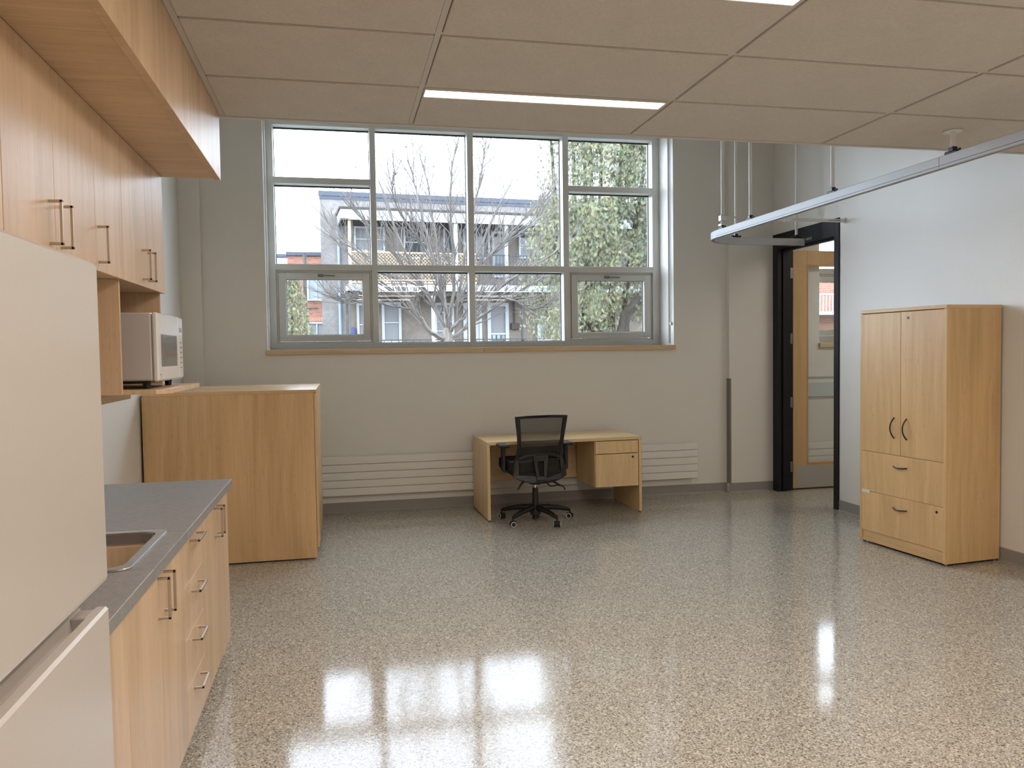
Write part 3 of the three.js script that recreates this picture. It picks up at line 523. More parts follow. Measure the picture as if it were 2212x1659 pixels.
// ------------------------------------------------------------------ office chair, faces the desk (-z)
{
  const c = thing('office_chair', 'black office chair with a see-through mesh back pushed up to the desk', 'chair', [1.748, 0, -7.13], 0.02);
  const angles = [0, 72, 144, 216, 288].map((a) => (a + 2) * Math.PI / 180);   // star legs, two towards the camera
  part('hub', [new THREE.CylinderGeometry(0.042, 0.05, 0.085, 24).translate(0, 0.108, 0), new THREE.CylinderGeometry(0.03, 0.03, 0.05, 20).translate(0, 0.05, 0)], M.blackPlastic, c);
  part('gas_column', [new THREE.CylinderGeometry(0.026, 0.03, 0.17, 24).translate(0, 0.225, 0)], M.blackPlastic, c);
  part('gas_piston', new THREE.CylinderGeometry(0.014, 0.014, 0.09, 20).translate(0, 0.335, 0), M.chrome, c, 'bright metal piston');
  angles.forEach((a) => {
    const dx = Math.cos(a), dz = -Math.sin(a), R = 0.335;
    const P = [0.03, 0.12, 0.22, 0.31, R].map((r, i) => [dx * r, [0.128, 0.125, 0.112, 0.092, 0.085][i], dz * r]);
    part('leg', taper(P, [0.026, 0.026, 0.023, 0.019, 0.012], 10), M.blackPlastic, c);
    const cx = dx * R, cz = dz * R, sw = a + 0.9, k = part('caster', [rod([cx, 0.055, cz], [cx, 0.09, cz], 0.008), cbox(-0.012, 0.012, -0.026, 0.022, -0.03, 0.022, 0.006).rotateY(sw).translate(cx, 0.034, cz)], M.blackPlastic, c);
    for (const s of [-1, 1]) {
      const ax = new THREE.Vector3(Math.cos(sw), 0, -Math.sin(sw)).multiplyScalar(s * 0.02);
      const wheel = new THREE.CylinderGeometry(0.0275, 0.0275, 0.016, 24).rotateZ(Math.PI / 2).rotateY(sw).translate(cx + ax.x, 0.0275, cz + ax.z);
      const w = part('wheel', wheel, M.blackPlastic, k);
      part('wheel_ring', new THREE.TorusGeometry(0.0225, 0.0048, 8, 24).rotateY(Math.PI / 2).rotateY(sw).translate(cx + ax.x * 1.4, 0.0275, cz + ax.z * 1.4), M.wheelRing, w, 'pale grey tyre ring');
    }
  });
  part('mechanism', [cbox(-0.09, 0.09, 0.36, 0.43, -0.12, 0.13, 0.02), cbox(-0.05, 0.05, 0.345, 0.40, -0.07, 0.07, 0.015), bar([0, 0.40, 0.10], [0, 0.43, 0.235], 0.09, 0.03)], M.blackPlastic, c);
  part('lever', tube([[-0.09, 0.40, 0.06], [-0.15, 0.37, 0.09], [-0.19, 0.315, 0.1]], 0.008), M.blackPlastic, c);
  part('lever', [tube([[0.08, 0.40, 0.06], [0.15, 0.372, 0.08], [0.215, 0.333, 0.09]], 0.009), tube([[0.215, 0.333, 0.09], [0.245, 0.322, 0.09], [0.262, 0.29, 0.09]], 0.006), tube([[0.09, 0.36, 0.08], [0.12, 0.335, 0.09], [0.2, 0.34, 0.09]], 0.006)], M.blackPlastic, c);
  // seat: a rounded cushion
  const ss = new THREE.Shape(); ss.moveTo(-0.2, -0.25); ss.quadraticCurveTo(-0.26, -0.25, -0.26, -0.17); ss.lineTo(-0.245, 0.12); ss.quadraticCurveTo(-0.24, 0.2, -0.16, 0.2); ss.lineTo(0.16, 0.2); ss.quadraticCurveTo(0.24, 0.2, 0.245, 0.12); ss.lineTo(0.26, -0.17); ss.quadraticCurveTo(0.26, -0.25, 0.2, -0.25); ss.closePath();
  const sg = new THREE.ExtrudeGeometry(ss, { depth: 0.05, bevelEnabled: true, bevelSize: 0.02, bevelThickness: 0.026, bevelSegments: 5, curveSegments: 10 }); sg.rotateX(Math.PI / 2); sg.translate(0, 0.545, -0.085);
  part('seat', sg, M.fabric, c);
  part('seat_pan', cbox(-0.22, 0.22, 0.425, 0.462, -0.21, 0.17, 0.02), M.blackPlastic, c);
  // back: plates in the xy plane, then bent
  const bend = (g, lift = 0) => { const p = g.attributes.position; for (let i = 0; i < p.count; i++) { const x = p.getX(i), y = p.getY(i), k = (y - 0.39) / 0.6; p.setZ(i, p.getZ(i) + 0.215 + lift - 0.045 * Math.exp(-((k - 0.32) ** 2) / 0.06) + 0.10 * Math.max(0, k - 0.35) ** 1.4 - 0.55 * x * x); } g.computeVertexNormals(); return g; };
  const outline = (cls, e = 0) => { const p = new cls(); p.moveTo(-0.238 + e, 0.992 - e); p.bezierCurveTo(-0.1, 1.006 - e, 0.1, 1.006 - e, 0.238 - e, 0.992 - e); p.bezierCurveTo(0.225 - e, 0.86, 0.200 - e, 0.77, 0.212 - e, 0.66); p.bezierCurveTo(0.222 - e, 0.58, 0.25 - e, 0.52, 0.246 - e, 0.445 + e); p.bezierCurveTo(0.17, 0.395 + e, 0.06, 0.385 + e, 0, 0.385 + e); p.bezierCurveTo(-0.06, 0.385 + e, -0.17, 0.395 + e, -0.246 + e, 0.445 + e); p.bezierCurveTo(-0.25 + e, 0.52, -0.222 + e, 0.58, -0.212 + e, 0.66); p.bezierCurveTo(-0.200 + e, 0.77, -0.225 + e, 0.86, -0.238 + e, 0.992 - e); return p; };
  const ex = { depth: 0.02, bevelEnabled: true, bevelSize: 0.004, bevelThickness: 0.004, bevelSegments: 2, curveSegments: 14 };
  const fs = outline(THREE.Shape); { const h = new THREE.Path(); h.moveTo(-0.2, 0.972); h.bezierCurveTo(-0.1, 0.98, 0.1, 0.98, 0.2, 0.972); h.bezierCurveTo(0.195, 0.86, 0.176, 0.77, 0.186, 0.68); h.lineTo(0.19, 0.6); h.lineTo(-0.19, 0.6); h.lineTo(-0.186, 0.68); h.bezierCurveTo(-0.176, 0.77, -0.195, 0.86, -0.2, 0.972); fs.holes.push(h);
    const hl = new THREE.Path(); hl.moveTo(-0.195, 0.585); hl.lineTo(-0.065, 0.6); hl.lineTo(-0.045, 0.45); hl.lineTo(-0.2, 0.465); hl.closePath(); fs.holes.push(hl);
    const hr = new THREE.Path(); hr.moveTo(0.195, 0.585); hr.lineTo(0.065, 0.6); hr.lineTo(0.045, 0.45); hr.lineTo(0.2, 0.465); hr.closePath(); fs.holes.push(hr);
    const hm = new THREE.Path(); hm.moveTo(-0.03, 0.58); hm.lineTo(0.03, 0.58); hm.lineTo(0.024, 0.452); hm.lineTo(-0.024, 0.452); hm.closePath(); fs.holes.push(hm); }
  const back = part('back_frame', bend(new THREE.ExtrudeGeometry(fs, ex)), M.blackPlastic, c);
  const ms = outline(THREE.Shape, 0.02), mg = new THREE.ExtrudeGeometry(ms, { depth: 0.0015, bevelEnabled: false, curveSegments: 14 });
  part('back_mesh', bend(mg, -0.004), M.mesh, back, 'see-through grey mesh');
  const arch = new THREE.Shape(); arch.moveTo(-0.19, 0.62); arch.bezierCurveTo(-0.12, 0.665, 0.12, 0.665, 0.19, 0.62); arch.lineTo(0.195, 0.595); arch.bezierCurveTo(0.16, 0.62, 0.1, 0.632, 0.068, 0.634); arch.lineTo(0.045, 0.45); arch.lineTo(0.026, 0.45); arch.lineTo(0.032, 0.585); arch.lineTo(-0.032, 0.585); arch.lineTo(-0.026, 0.45); arch.lineTo(-0.045, 0.45); arch.lineTo(-0.068, 0.634); arch.bezierCurveTo(-0.1, 0.632, -0.16, 0.62, -0.195, 0.595); arch.closePath();
  part('lumbar_support', bend(new THREE.ExtrudeGeometry(arch, { ...ex, depth: 0.014 }), 0.024), M.greyPlastic, back, 'dark grey lumbar yoke');
  const pad = new THREE.Shape(); pad.moveTo(-0.182, 0.625); pad.lineTo(0.182, 0.625); pad.lineTo(0.178, 0.715); pad.lineTo(-0.178, 0.715); pad.closePath();
  part('lumbar_pad', bend(new THREE.ExtrudeGeometry(pad, { depth: 0.012, bevelEnabled: false, curveSegments: 8 }), -0.018), M.fabric, back);
  for (const s of [-1, 1]) {
    const a = part('armrest', [cbox(-0.017, 0.017, 0.475, 0.705, -0.035, 0.03, 0.008).translate(s * 0.298, 0, 0.0), bar([s * 0.2, 0.462, 0], [s * 0.305, 0.478, 0], 0.05, 0.016)], M.blackPlastic, c);
    part('arm_pad', cbox(-0.043, 0.043, 0.702, 0.728, -0.12, 0.11, 0.012).translate(s * 0.305, 0, 0), M.blackPlastic, a);
  }
}

// ------------------------------------------------------------------ curtain track hung from the ceiling
{
  const t = thing('curtain_track', 'bent grey metal curtain track hung on white rods near the doorway', 'curtain track');
  const X = 3.418, yT = 2.651, R = 0.42, ZR = -7.2, pts = [];
  const path = new THREE.CurvePath();
  path.add(new THREE.LineCurve3(new THREE.Vector3(X, 0, 1.6), new THREE.Vector3(X, 0, -4.02)));
  const rail = [[X, 1.6], [X, -1.5], [X, -4.0], [X, ZR + R]]; for (let k = 1; k <= 14; k++) { const a = k / 14 * Math.PI / 2; rail.push([X + R - R * Math.cos(a), ZR + R - R * Math.sin(a)]); } rail.push([4.555, ZR]);
  // swept hollow profile: web sides, top, lips
  function sweep(list, prof, y) {
    const P = [], I = []; const n = prof.length;
    list.forEach(([x, z], i) => {
      const a = list[Math.max(i - 1, 0)], b = list[Math.min(i + 1, list.length - 1)], tx = b[0] - a[0], tz = b[1] - a[1], L = Math.hypot(tx, tz), nx = -tz / L, nz = tx / L;
      prof.forEach(([o, h]) => P.push(x + nx * o, y + h, z + nz * o));
    });
    for (let i = 0; i + 1 < list.length; i++) for (let k = 0; k < n; k++) { const a = i * n + k, b = i * n + (k + 1) % n, c2 = a + n, d = b + n; I.push(a, b, c2, b, d, c2); }
    for (const e of [0, list.length - 1]) { const s = THREE.ShapeUtils.triangulateShape(prof.map(([o, h]) => new THREE.Vector2(o, h)), []); s.forEach((f) => I.push(...f.map((q) => e * n + q))); }
    const g = new THREE.BufferGeometry(); g.setAttribute('position', new THREE.Float32BufferAttribute(P, 3)); g.setIndex(I); const q = g.toNonIndexed(); q.computeVertexNormals(); q.setAttribute('uv', new THREE.Float32BufferAttribute(new Float32Array(q.attributes.position.count * 2), 2)); return q;
  }
  const w = 0.021, prof = [[-w, 0], [-w + 0.002, 0.003], [w - 0.002, 0.003], [w, 0], [w, -0.064], [0.006, -0.066], [0.006, -0.058], [w - 0.004, -0.056], [w - 0.004, -0.006], [-w + 0.004, -0.006], [-w + 0.004, -0.056], [-0.006, -0.058], [-0.006, -0.066], [-w, -0.064]];
  const cutA = rail.filter((p) => p[1] >= -4.0), cutB = rail.filter((p) => p[1] <= -4.0 || p[0] > X + 0.001);
  cutB[0] = [X, -4.003]; part('rail', sweep(cutA, prof, yT), M.track, t); part('rail', sweep(cutB, prof, yT), M.track, t);
  part('rail_groove', [sweep([[X - 0, 1.59], [X, ZR + R]], [[-w - 0.0006, -0.048], [-w - 0.0006, -0.0505], [w + 0.0006, -0.0505], [w + 0.0006, -0.048]], yT)], M.gasket, t);
  part('end_cap', cbox(4.5545, 4.558, yT - 0.066, yT + 0.004, ZR - 0.022, ZR + 0.022, 0.001), M.blackPlastic, t);
  const rods = [[X, 1.05, 1], [X, -0.1, 1], [X, -1.45, 1], [X, -2.75, 1], [X, -3.92, 1], [X, -5.045, 0], [X, -6.19, 0], [X + 0.004, -6.70, 2], [3.82, ZR, 0], [4.475, ZR, 0]];
  rods.forEach(([x, z, kind]) => {
    const along = x > X + 0.3, b = part('bracket', [cbox(-0.02, 0.02, 0.003, 0.012, -0.045, 0.045, 0.002).rotateY(along ? Math.PI / 2 : 0).translate(x, yT, z), cbox(-0.016, 0.016, 0.012, 0.04, -0.02, 0.02, 0.004).translate(x, yT, z), rod(along ? [x - 0.055, yT + 0.018, z] : [x, yT + 0.018, z - 0.055], along ? [x + 0.055, yT + 0.018, z] : [x, yT + 0.018, z + 0.055], 0.006)], M.blackMetal, t);
    const top = kind === 1 ? YC - 0.001 : YH - 0.003;
    part('hanger_rod', rod([x, yT + 0.012, z], [x, top, z], 0.0135, 14), M.trackRod, t);
    part('flange', new THREE.CylinderGeometry(0.05, 0.052, 0.006, 28).translate(x, top - 0.003, z), M.trackRod, t);
  });
  part('clamp', [cbox(X - 0.022, X + 0.03, yT + 0.03, yT + 0.05, -6.73, -6.67, 0.003), cbox(X - 0.022, X + 0.03, yT + 0.075, yT + 0.125, -6.725, -6.675, 0.004), rod([X + 0.02, yT + 0.1, -6.70], [X + 0.06, yT + 0.1, -6.70], 0.006)], M.chrome, t);
  part('brace_rod', [rod([X + 0.02, 2.763, -6.70], [XR - 0.03, 2.763, -6.70], 0.006), rod([X + 0.5, 2.745, -6.70], [XR - 0.03, 2.745, -6.70], 0.008)], M.trackRod, t);
  part('brace_joint', [cbox(4.04, 4.11, 2.732, 2.778, -6.715, -6.685, 0.002)], M.trackRod, t);
  part('wall_bracket', [new THREE.CylinderGeometry(0.03, 0.03, 0.008, 20).rotateZ(Math.PI / 2).translate(XR - 0.005, 2.755, -6.70), cbox(XR - 0.04, XR - 0.008, 2.738, 2.77, -6.714, -6.686, 0.003)], M.trackRod, t);
}

// ------------------------------------------------------------------ outdoors
struct('ground', cbox(-60, 70, 0.55, 0.75, -75, ZW - 0.56, 0.01), M.ground, 'lawn and street outside the window', 'ground');
const HA = 4.5 * Math.PI / 180, HP0 = new THREE.Vector3(-0.56, 0, -30);   // the house front: left corner and turn
const hDir = new THREE.Vector3(Math.cos(HA), 0, -Math.sin(HA)), hN = new THREE.Vector3(Math.sin(HA), 0, Math.cos(HA));
function hp(u, v, out = 0) {   // a pixel on the house front (or a plane that stands out from it) in house coordinates
  const d = ray(u, v), o = new THREE.Vector3(0, EYE, 0), p0 = HP0.clone().addScaledVector(hN, out), t = p0.clone().sub(o).dot(hN) / d.dot(hN), p = o.addScaledVector(d, t);
  return [p.clone().sub(HP0).dot(hDir), p.y];
}
function houseWindow(parent, name, x0, y0, x1, y1, cols, rows, m = M.pane, fw = 0.07, z = 0) {
  const f = part(name, ring([x0, y0, x1, y1], [x0 + fw, y0 + fw, x1 - fw, y1 - fw], z - 0.06, z + 0.05, 0.004), M.whitePaint, parent);
  for (let i = 1; i < cols; i++) { const x = x0 + (x1 - x0) * i / cols; part('glazing_bar', cbox(x - 0.025, x + 0.025, y0 + fw, y1 - fw, z - 0.04, z + 0.03, 0.003), M.whitePaint, f); }
  for (let i = 1; i < rows; i++) { const y = y0 + (y1 - y0) * i / rows; part('glazing_bar', cbox(x0 + fw, x1 - fw, y - 0.022, y + 0.022, z - 0.04, z + 0.028, 0.003), M.whitePaint, f); }
  part('pane', cbox(x0 + fw, x1 - fw, y0 + fw, y1 - fw, z - 0.03, z - 0.02, 0.001), m, f);
  return f;
}
{
  const h = thing('apartment_house', 'grey stucco house with two stacked porches across the street', 'house', [HP0.x, 0, HP0.z], HA);
  const roof = hp(690, 415)[1], Wd = 16;
  const [dx0] = hp(735, 600), lowTop = hp(750, 613, 1.6)[1], lowBot = hp(750, 628, 1.6)[1], upTop = hp(735, 449, 1.6)[1], upBot = hp(750, 474, 1.6)[1];
  const foot = (e, y0, y1) => { const q = new THREE.Shape(); q.moveTo(-e, -e); q.lineTo(Wd + e, -e); q.lineTo(Wd + e, 5.5); q.lineTo(1.1 - e, 5.5); q.closePath(); const g = new THREE.ExtrudeGeometry(q, { depth: y1 - y0, bevelEnabled: false }); g.rotateX(-Math.PI / 2); g.translate(0, y0, 0); return g; };
  part('wall', foot(0, 0.7, roof - 0.22), M.stucco, h);
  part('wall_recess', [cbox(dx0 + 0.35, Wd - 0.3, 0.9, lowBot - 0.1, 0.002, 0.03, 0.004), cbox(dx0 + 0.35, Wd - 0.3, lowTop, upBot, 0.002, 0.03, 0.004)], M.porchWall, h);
  part('cornice', [foot(0.05, roof - 0.12, roof + 0.05), foot(0.025, roof - 0.24, roof - 0.12)], M.cornice, h, 'dark blue roof cornice');
  const p0 = hp(735, 462, 1.6)[0], p1 = Wd - 0.5;
  // upper porch roof, lower porch roof (the balcony floor)
  const up = part('porch_roof', [cbox(p0, p1, upBot, upTop - 0.03, 1.55, 1.62, 0.006, 'x'), cbox(p0, p0 + 0.06, upBot, upTop - 0.03, 0.03, 1.55, 0.006, 'x')], M.whitePaint, h, 'white porch fascia');
  part('porch_roof_top', cbox(p0 - 0.05, p1, upTop - 0.03, upTop + 0.05, 0.03, 1.66, 0.006, 'x'), M.soffit, up); part('soffit', cbox(p0 + 0.06, p1, upBot + 0.03, upBot + 0.06, 0.03, 1.55, 0.004, 'x'), M.soffit, up);
  part('gutter_box', cbox(p0 - 0.02, p0 + 0.28, upBot + 0.02, upBot + 0.28, 1.62, 1.74, 0.006), M.whitePaint, up);
  const q0 = hp(750, 620, 1.6)[0];
  const low = part('balcony_floor', [cbox(q0, p1, lowBot, lowTop, 1.55, 1.62, 0.006, 'x'), cbox(q0, q0 + 0.06, lowBot, lowTop, 0.03, 1.55, 0.006, 'x')], M.whitePaint, h, 'white balcony fascia');
  part('deck', cbox(q0, p1, lowTop - 0.06, lowTop - 0.01, 0.03, 1.55, 0.004, 'x'), M.soffit, low); part('soffit', cbox(q0 + 0.06, p1, lowBot + 0.03, lowBot + 0.06, 0.03, 1.55, 0.004, 'x'), M.soffit, low); part('beam', cbox(q0 + 0.1, p1, lowBot - 0.16, lowBot, 1.38, 1.52, 0.006, 'x'), M.soffit, low);
  // posts
  for (const [u, m, a, b, k] of [[757, M.lattice, lowTop, upBot, 0.05], [912, M.poleWood, lowTop, upBot, 0.05], [985, M.whitePaint, lowTop, upBot, 0.07], [1094, M.whitePaint, lowTop, upBot, 0.06], [748, M.poleWood, 0.8, lowBot, 0.05], [934, M.whitePaint, 0.8, lowBot, 0.06], [1127, M.iron, 0.8, lowBot, 0.035]]) { const x = hp(u, 600, 1.45)[0]; part('porch_post', cbox(x - k, x + k, a, b, 1.4, 1.4 + 2 * k, 0.004), m, h); }
  // railing: wooden lattice, then iron
  const r0 = hp(760, 560, 1.5)[0], r1 = hp(1030, 560, 1.5)[0], ry1 = hp(800, 543, 1.5)[1], ry0 = lowTop + 0.04, rail = [];
  rail.push(cbox(r0, r1, ry1 - 0.05, ry1, 1.46, 1.54, 0.004, 'x'), cbox(r0, r1, ry0, ry0 + 0.05, 1.46, 1.54, 0.004, 'x'));
  const hgt = ry1 - ry0 - 0.05;
  for (let x = r0 - hgt; x < r1; x += 0.125) { const a = Math.max(x, r0), b = Math.min(x + hgt, r1); if (b - a < 0.05) continue; rail.push(bar([a, ry0 + 0.03 + (a - x), 1.49], [b, ry0 + 0.03 + (b - x), 1.49], 0.05, 0.012)); }
  for (let x = r0; x < r1 + hgt; x += 0.125) { const a = Math.max(x - hgt, r0), b = Math.min(x, r1); if (b - a < 0.05) continue; rail.push(bar([a, ry0 + 0.03 + (x - a), 1.505], [b, ry0 + 0.03 + (x - b), 1.505], 0.05, 0.012)); }
  const lat = part('lattice_railing', rail, M.lattice, h, 'tan wooden lattice railing');
  const ir = [cbox(r1, p1, ry1 - 0.06, ry1 - 0.02, 1.47, 1.52, 0.003, 'x'), cbox(r1, p1, ry0, ry0 + 0.03, 1.47, 1.52, 0.003, 'x')]; for (let x = r1 + 0.1; x < p1; x += 0.13) ir.push(cbox(x - 0.012, x + 0.012, ry0, ry1 - 0.03, 1.48, 1.51, 0.002)); part('iron_railing', ir, M.iron, h);
  const py = hp(830, 735, 1.5)[1], pr = [cbox(q0 + 0.9, p1, py - 0.02, py + 0.02, 1.47, 1.51, 0.003, 'x'), cbox(q0 + 0.9, p1, 1.15, 1.18, 1.47, 1.51, 0.003, 'x')]; for (let x = q0 + 1; x < p1; x += 0.26) pr.push(cbox(x - 0.01, x + 0.01, 1.15, py, 1.48, 1.5, 0.002)); part('porch_railing', pr, M.iron, h);
  part('porch_deck', cbox(q0, p1, 0.72, 0.98, 0.03, 1.6, 0.006, 'x'), M.porchWall, h);
  const win = (name, u0, v0, u1, v1, c, r, m, fw) => { const a = hp(u0, v0, 0.06), b = hp(u1, v1, 0.06); return houseWindow(h, name, a[0], b[1], b[0], a[1], c, r, m, fw, 0.06); };
  win('window', 764, 489, 832, 545, 1, 2, M.curtain); win('window', 871, 487, 926, 560, 1, 2, M.pane, 0.06); win('window', 957, 487, 983, 590, 1, 1, M.pane, 0.06); win('window', 1000, 492, 1058, 560, 2, 1, M.pane, 0.06); win('window', 1062, 500, 1098, 600, 1, 1, M.pane, 0.08); win('window', 1120, 500, 1170, 560, 1, 2, M.pane);
  win('window', 770, 655, 806, 748, 1, 2, M.curtain, 0.09); win('window', 824, 652, 868, 742, 1, 2, M.curtain, 0.1); win('door', 938, 654, 982, 776, 2, 6, M.curtain, 0.09); win('door', 1000, 654, 1042, 776, 1, 1, M.whitePaint, 0.1); const gd = win('door', 1052, 654, 1100, 776, 1, 1, M.curtain, 0.14); win('window', 1160, 682, 1208, 738, 1, 1, M.pane, 0.12); win('window', 1250, 640, 1292, 745, 1, 1, M.curtain, 0.1);
  { const a = hp(1062, 725, 0.06), b = hp(1091, 732, 0.06); for (let k = 0; k < 3; k++) { const x = a[0] + (b[0] - a[0]) * (k + 0.5) / 3; part('lower_pane', cbox(x - 0.06, x + 0.06, b[1] - 0.05, a[1] + 0.02, 0.085, 0.1, 0.002), M.paneBlue, gd); } part('door_rail', cbox(a[0] - 0.05, b[0] + 0.05, a[1] + 0.03, a[1] + 0.1, 0.05, 0.09, 0.002), M.whitePaint, gd); }
  const bx = hp(733, 600, 0.1)[0], by = hp(733, 512, 0.1)[1]; part('downpipe', [rod([bx, 0.8, 0.09], [bx, by, 0.09], 0.055), rod([bx, by, 0.09], [bx - 0.02, by + 0.5, 0.3], 0.05)], M.downpipe, h, 'pale blue downpipe');
  const mb = hp(1108, 705, 0.1); part('meter_box', [cbox(mb[0] - 0.08, mb[0] + 0.24, mb[1] - 0.12, mb[1] + 0.12, 0.03, 0.2, 0.01), rod([mb[0] + 0.06, mb[1] + 0.1, 0.1], [mb[0] + 0.06, lowBot, 0.1], 0.035)], M.soffit, h);
  const bl = hp(763, 712, 0.1); part('wall_lamp', cbox(bl[0] - 0.07, bl[0] + 0.06, bl[1] - 0.25, bl[1] + 0.08, 0.03, 0.2, 0.02), M.blue, h, 'small blue box on the porch wall');
  const ch = hp(770, 413, -1); part('roof_vent', cbox(ch[0] - 0.12, ch[0] + 0.12, roof, roof + 0.22, -1.2, -0.9, 0.01), M.whitePaint, h);
}
{ // brick house behind on the left
  const b = thing('brick_house', 'orange brick house with white windows behind the stucco house', 'house');
  const at = (u, v) => atZ(u, v, -37), x0 = at(620, 548).x, top = at(650, 547).y;
  part('wall', cbox(x0, 3.5, 0.7, top - 0.12, -46, -37, 0.01), M.brick, b);
  part('parapet', cbox(x0 - 0.05, 3.5, top - 0.12, top + 0.05, -46, -36.9, 0.01, 'x'), M.cornice, b);
  const w = (u0, v0, u1, v1, m) => { const a = at(u0, v0), c = at(u1, v1); houseWindow(b, 'window', a.x, c.y, c.x, a.y, 2, 1, m, 0.08, -36.93); };
  w(662.5, 588, 704, 650, M.paneBlue); w(664.5, 696, 706, 760, M.curtain);
  const l0 = at(664, 694), l1 = at(700, 686), sol = []; for (let x = l0.x; x < l1.x; x += 0.085) sol.push(cbox(x, x + 0.07, l0.y, l1.y + 0.02, -37, -36.97, 0.004)); part('brick_lintel', sol, mat(lin(0.42, 0.20, 0.14), 0.9), b);
  const wb = thing('white_garage', 'low white building at the edge beyond the brick house', 'building'), a = atZ(596, 556, -45), c = atZ(622, 560, -45);
  part('wall', cbox(a.x - 5, c.x + 0.3, 0.7, a.y, -52, -45, 0.01), M.whitePaint, wb); part('roof_edge', cbox(a.x - 5, c.x + 0.35, a.y, a.y + 0.18, -52, -44.9, 0.01, 'x'), M.cornice, wb);
}
{ // brick houses to the right
  const r = thing('brick_house', 'red brick house with white windows and red door behind the cedar', 'house');
  const at = (u, v) => atZ(u, v, -42), a = at(1318, 676);
  part('wall', cbox(a.x, a.x + 9, 0.7, a.y + 0.1, -50, -42, 0.01), M.brick, r); part('roof', cbox(a.x - 0.2, a.x + 9, a.y + 0.1, a.y + 0.4, -50, -41.8, 0.02, 'x'), M.whitePaint, r);
  const w = (n, u0, v0, u1, v1, m) => { const p = at(u0, v0), q = at(u1, v1); houseWindow(r, n, p.x, q.y, q.x, p.y, 2, 1, m, 0.09, -41.95); };
  w('window', 1326, 697, 1339, 716, M.pane); w('window', 1357, 692, 1378, 716, M.pane); const p = at(1341, 694), q = at(1356, 724); part('door', cbox(p.x, q.x, q.y, p.y, -42, -41.9, 0.01), M.redDoor, r, 'red front door');
  const f = thing('brick_apartment_block', 'brick apartment block with a white balcony seen through the door glass', 'building', [20, 0, -30], -0.06);
  part('wall', cbox(-4, 9, 0.7, 4.75, -8, 0, 0.01), M.brick, f);
  const yb0 = 2.87, yb1 = 3.0, yt = 3.72; const bal = part('balcony', [cbox(-3, 6, yb0, yb1, 0, 1.4, 0.01, 'x'), cbox(-3, 6, yt - 0.06, yt, 1.33, 1.4, 0.004, 'x')], M.whitePaint, f, 'white balcony slab and rail');
  for (let x = -3; x <= 6; x += 0.14) part('baluster', cbox(x - 0.018, x + 0.018, yb1, yt - 0.06, 1.35, 1.385, 0.002), M.whitePaint, bal);
  part('balcony_door', cbox(2.5, 3.6, yb1, 4.5, 0, 0.04, 0.01), M.paneBlue, f);
}
{ // utility pole
  const p = thing('utility_pole', 'weathered grey utility pole with a crossarm in front of the brick house', 'pole'), c = atZ(659, 650, -27), y = atZ(659, 667, -27).y;
  part('pole', taper([[c.x, 0.7, -27], [c.x, 3, -27], [c.x + 0.02, 4.88, -27]], [0.075, 0.068, 0.06], 10), M.poleWood, p);
  part('crossarm', [cbox(c.x - 0.24, c.x + 0.42, y - 0.022, y + 0.022, -26.95, -26.9, 0.004, 'x'), bar([c.x - 0.2, y, -26.92], [c.x, y - 0.17, -26.92], 0.02, 0.02), bar([c.x + 0.2, y, -26.92], [c.x, y - 0.17, -26.92], 0.02, 0.02)], M.soffit, p);
}
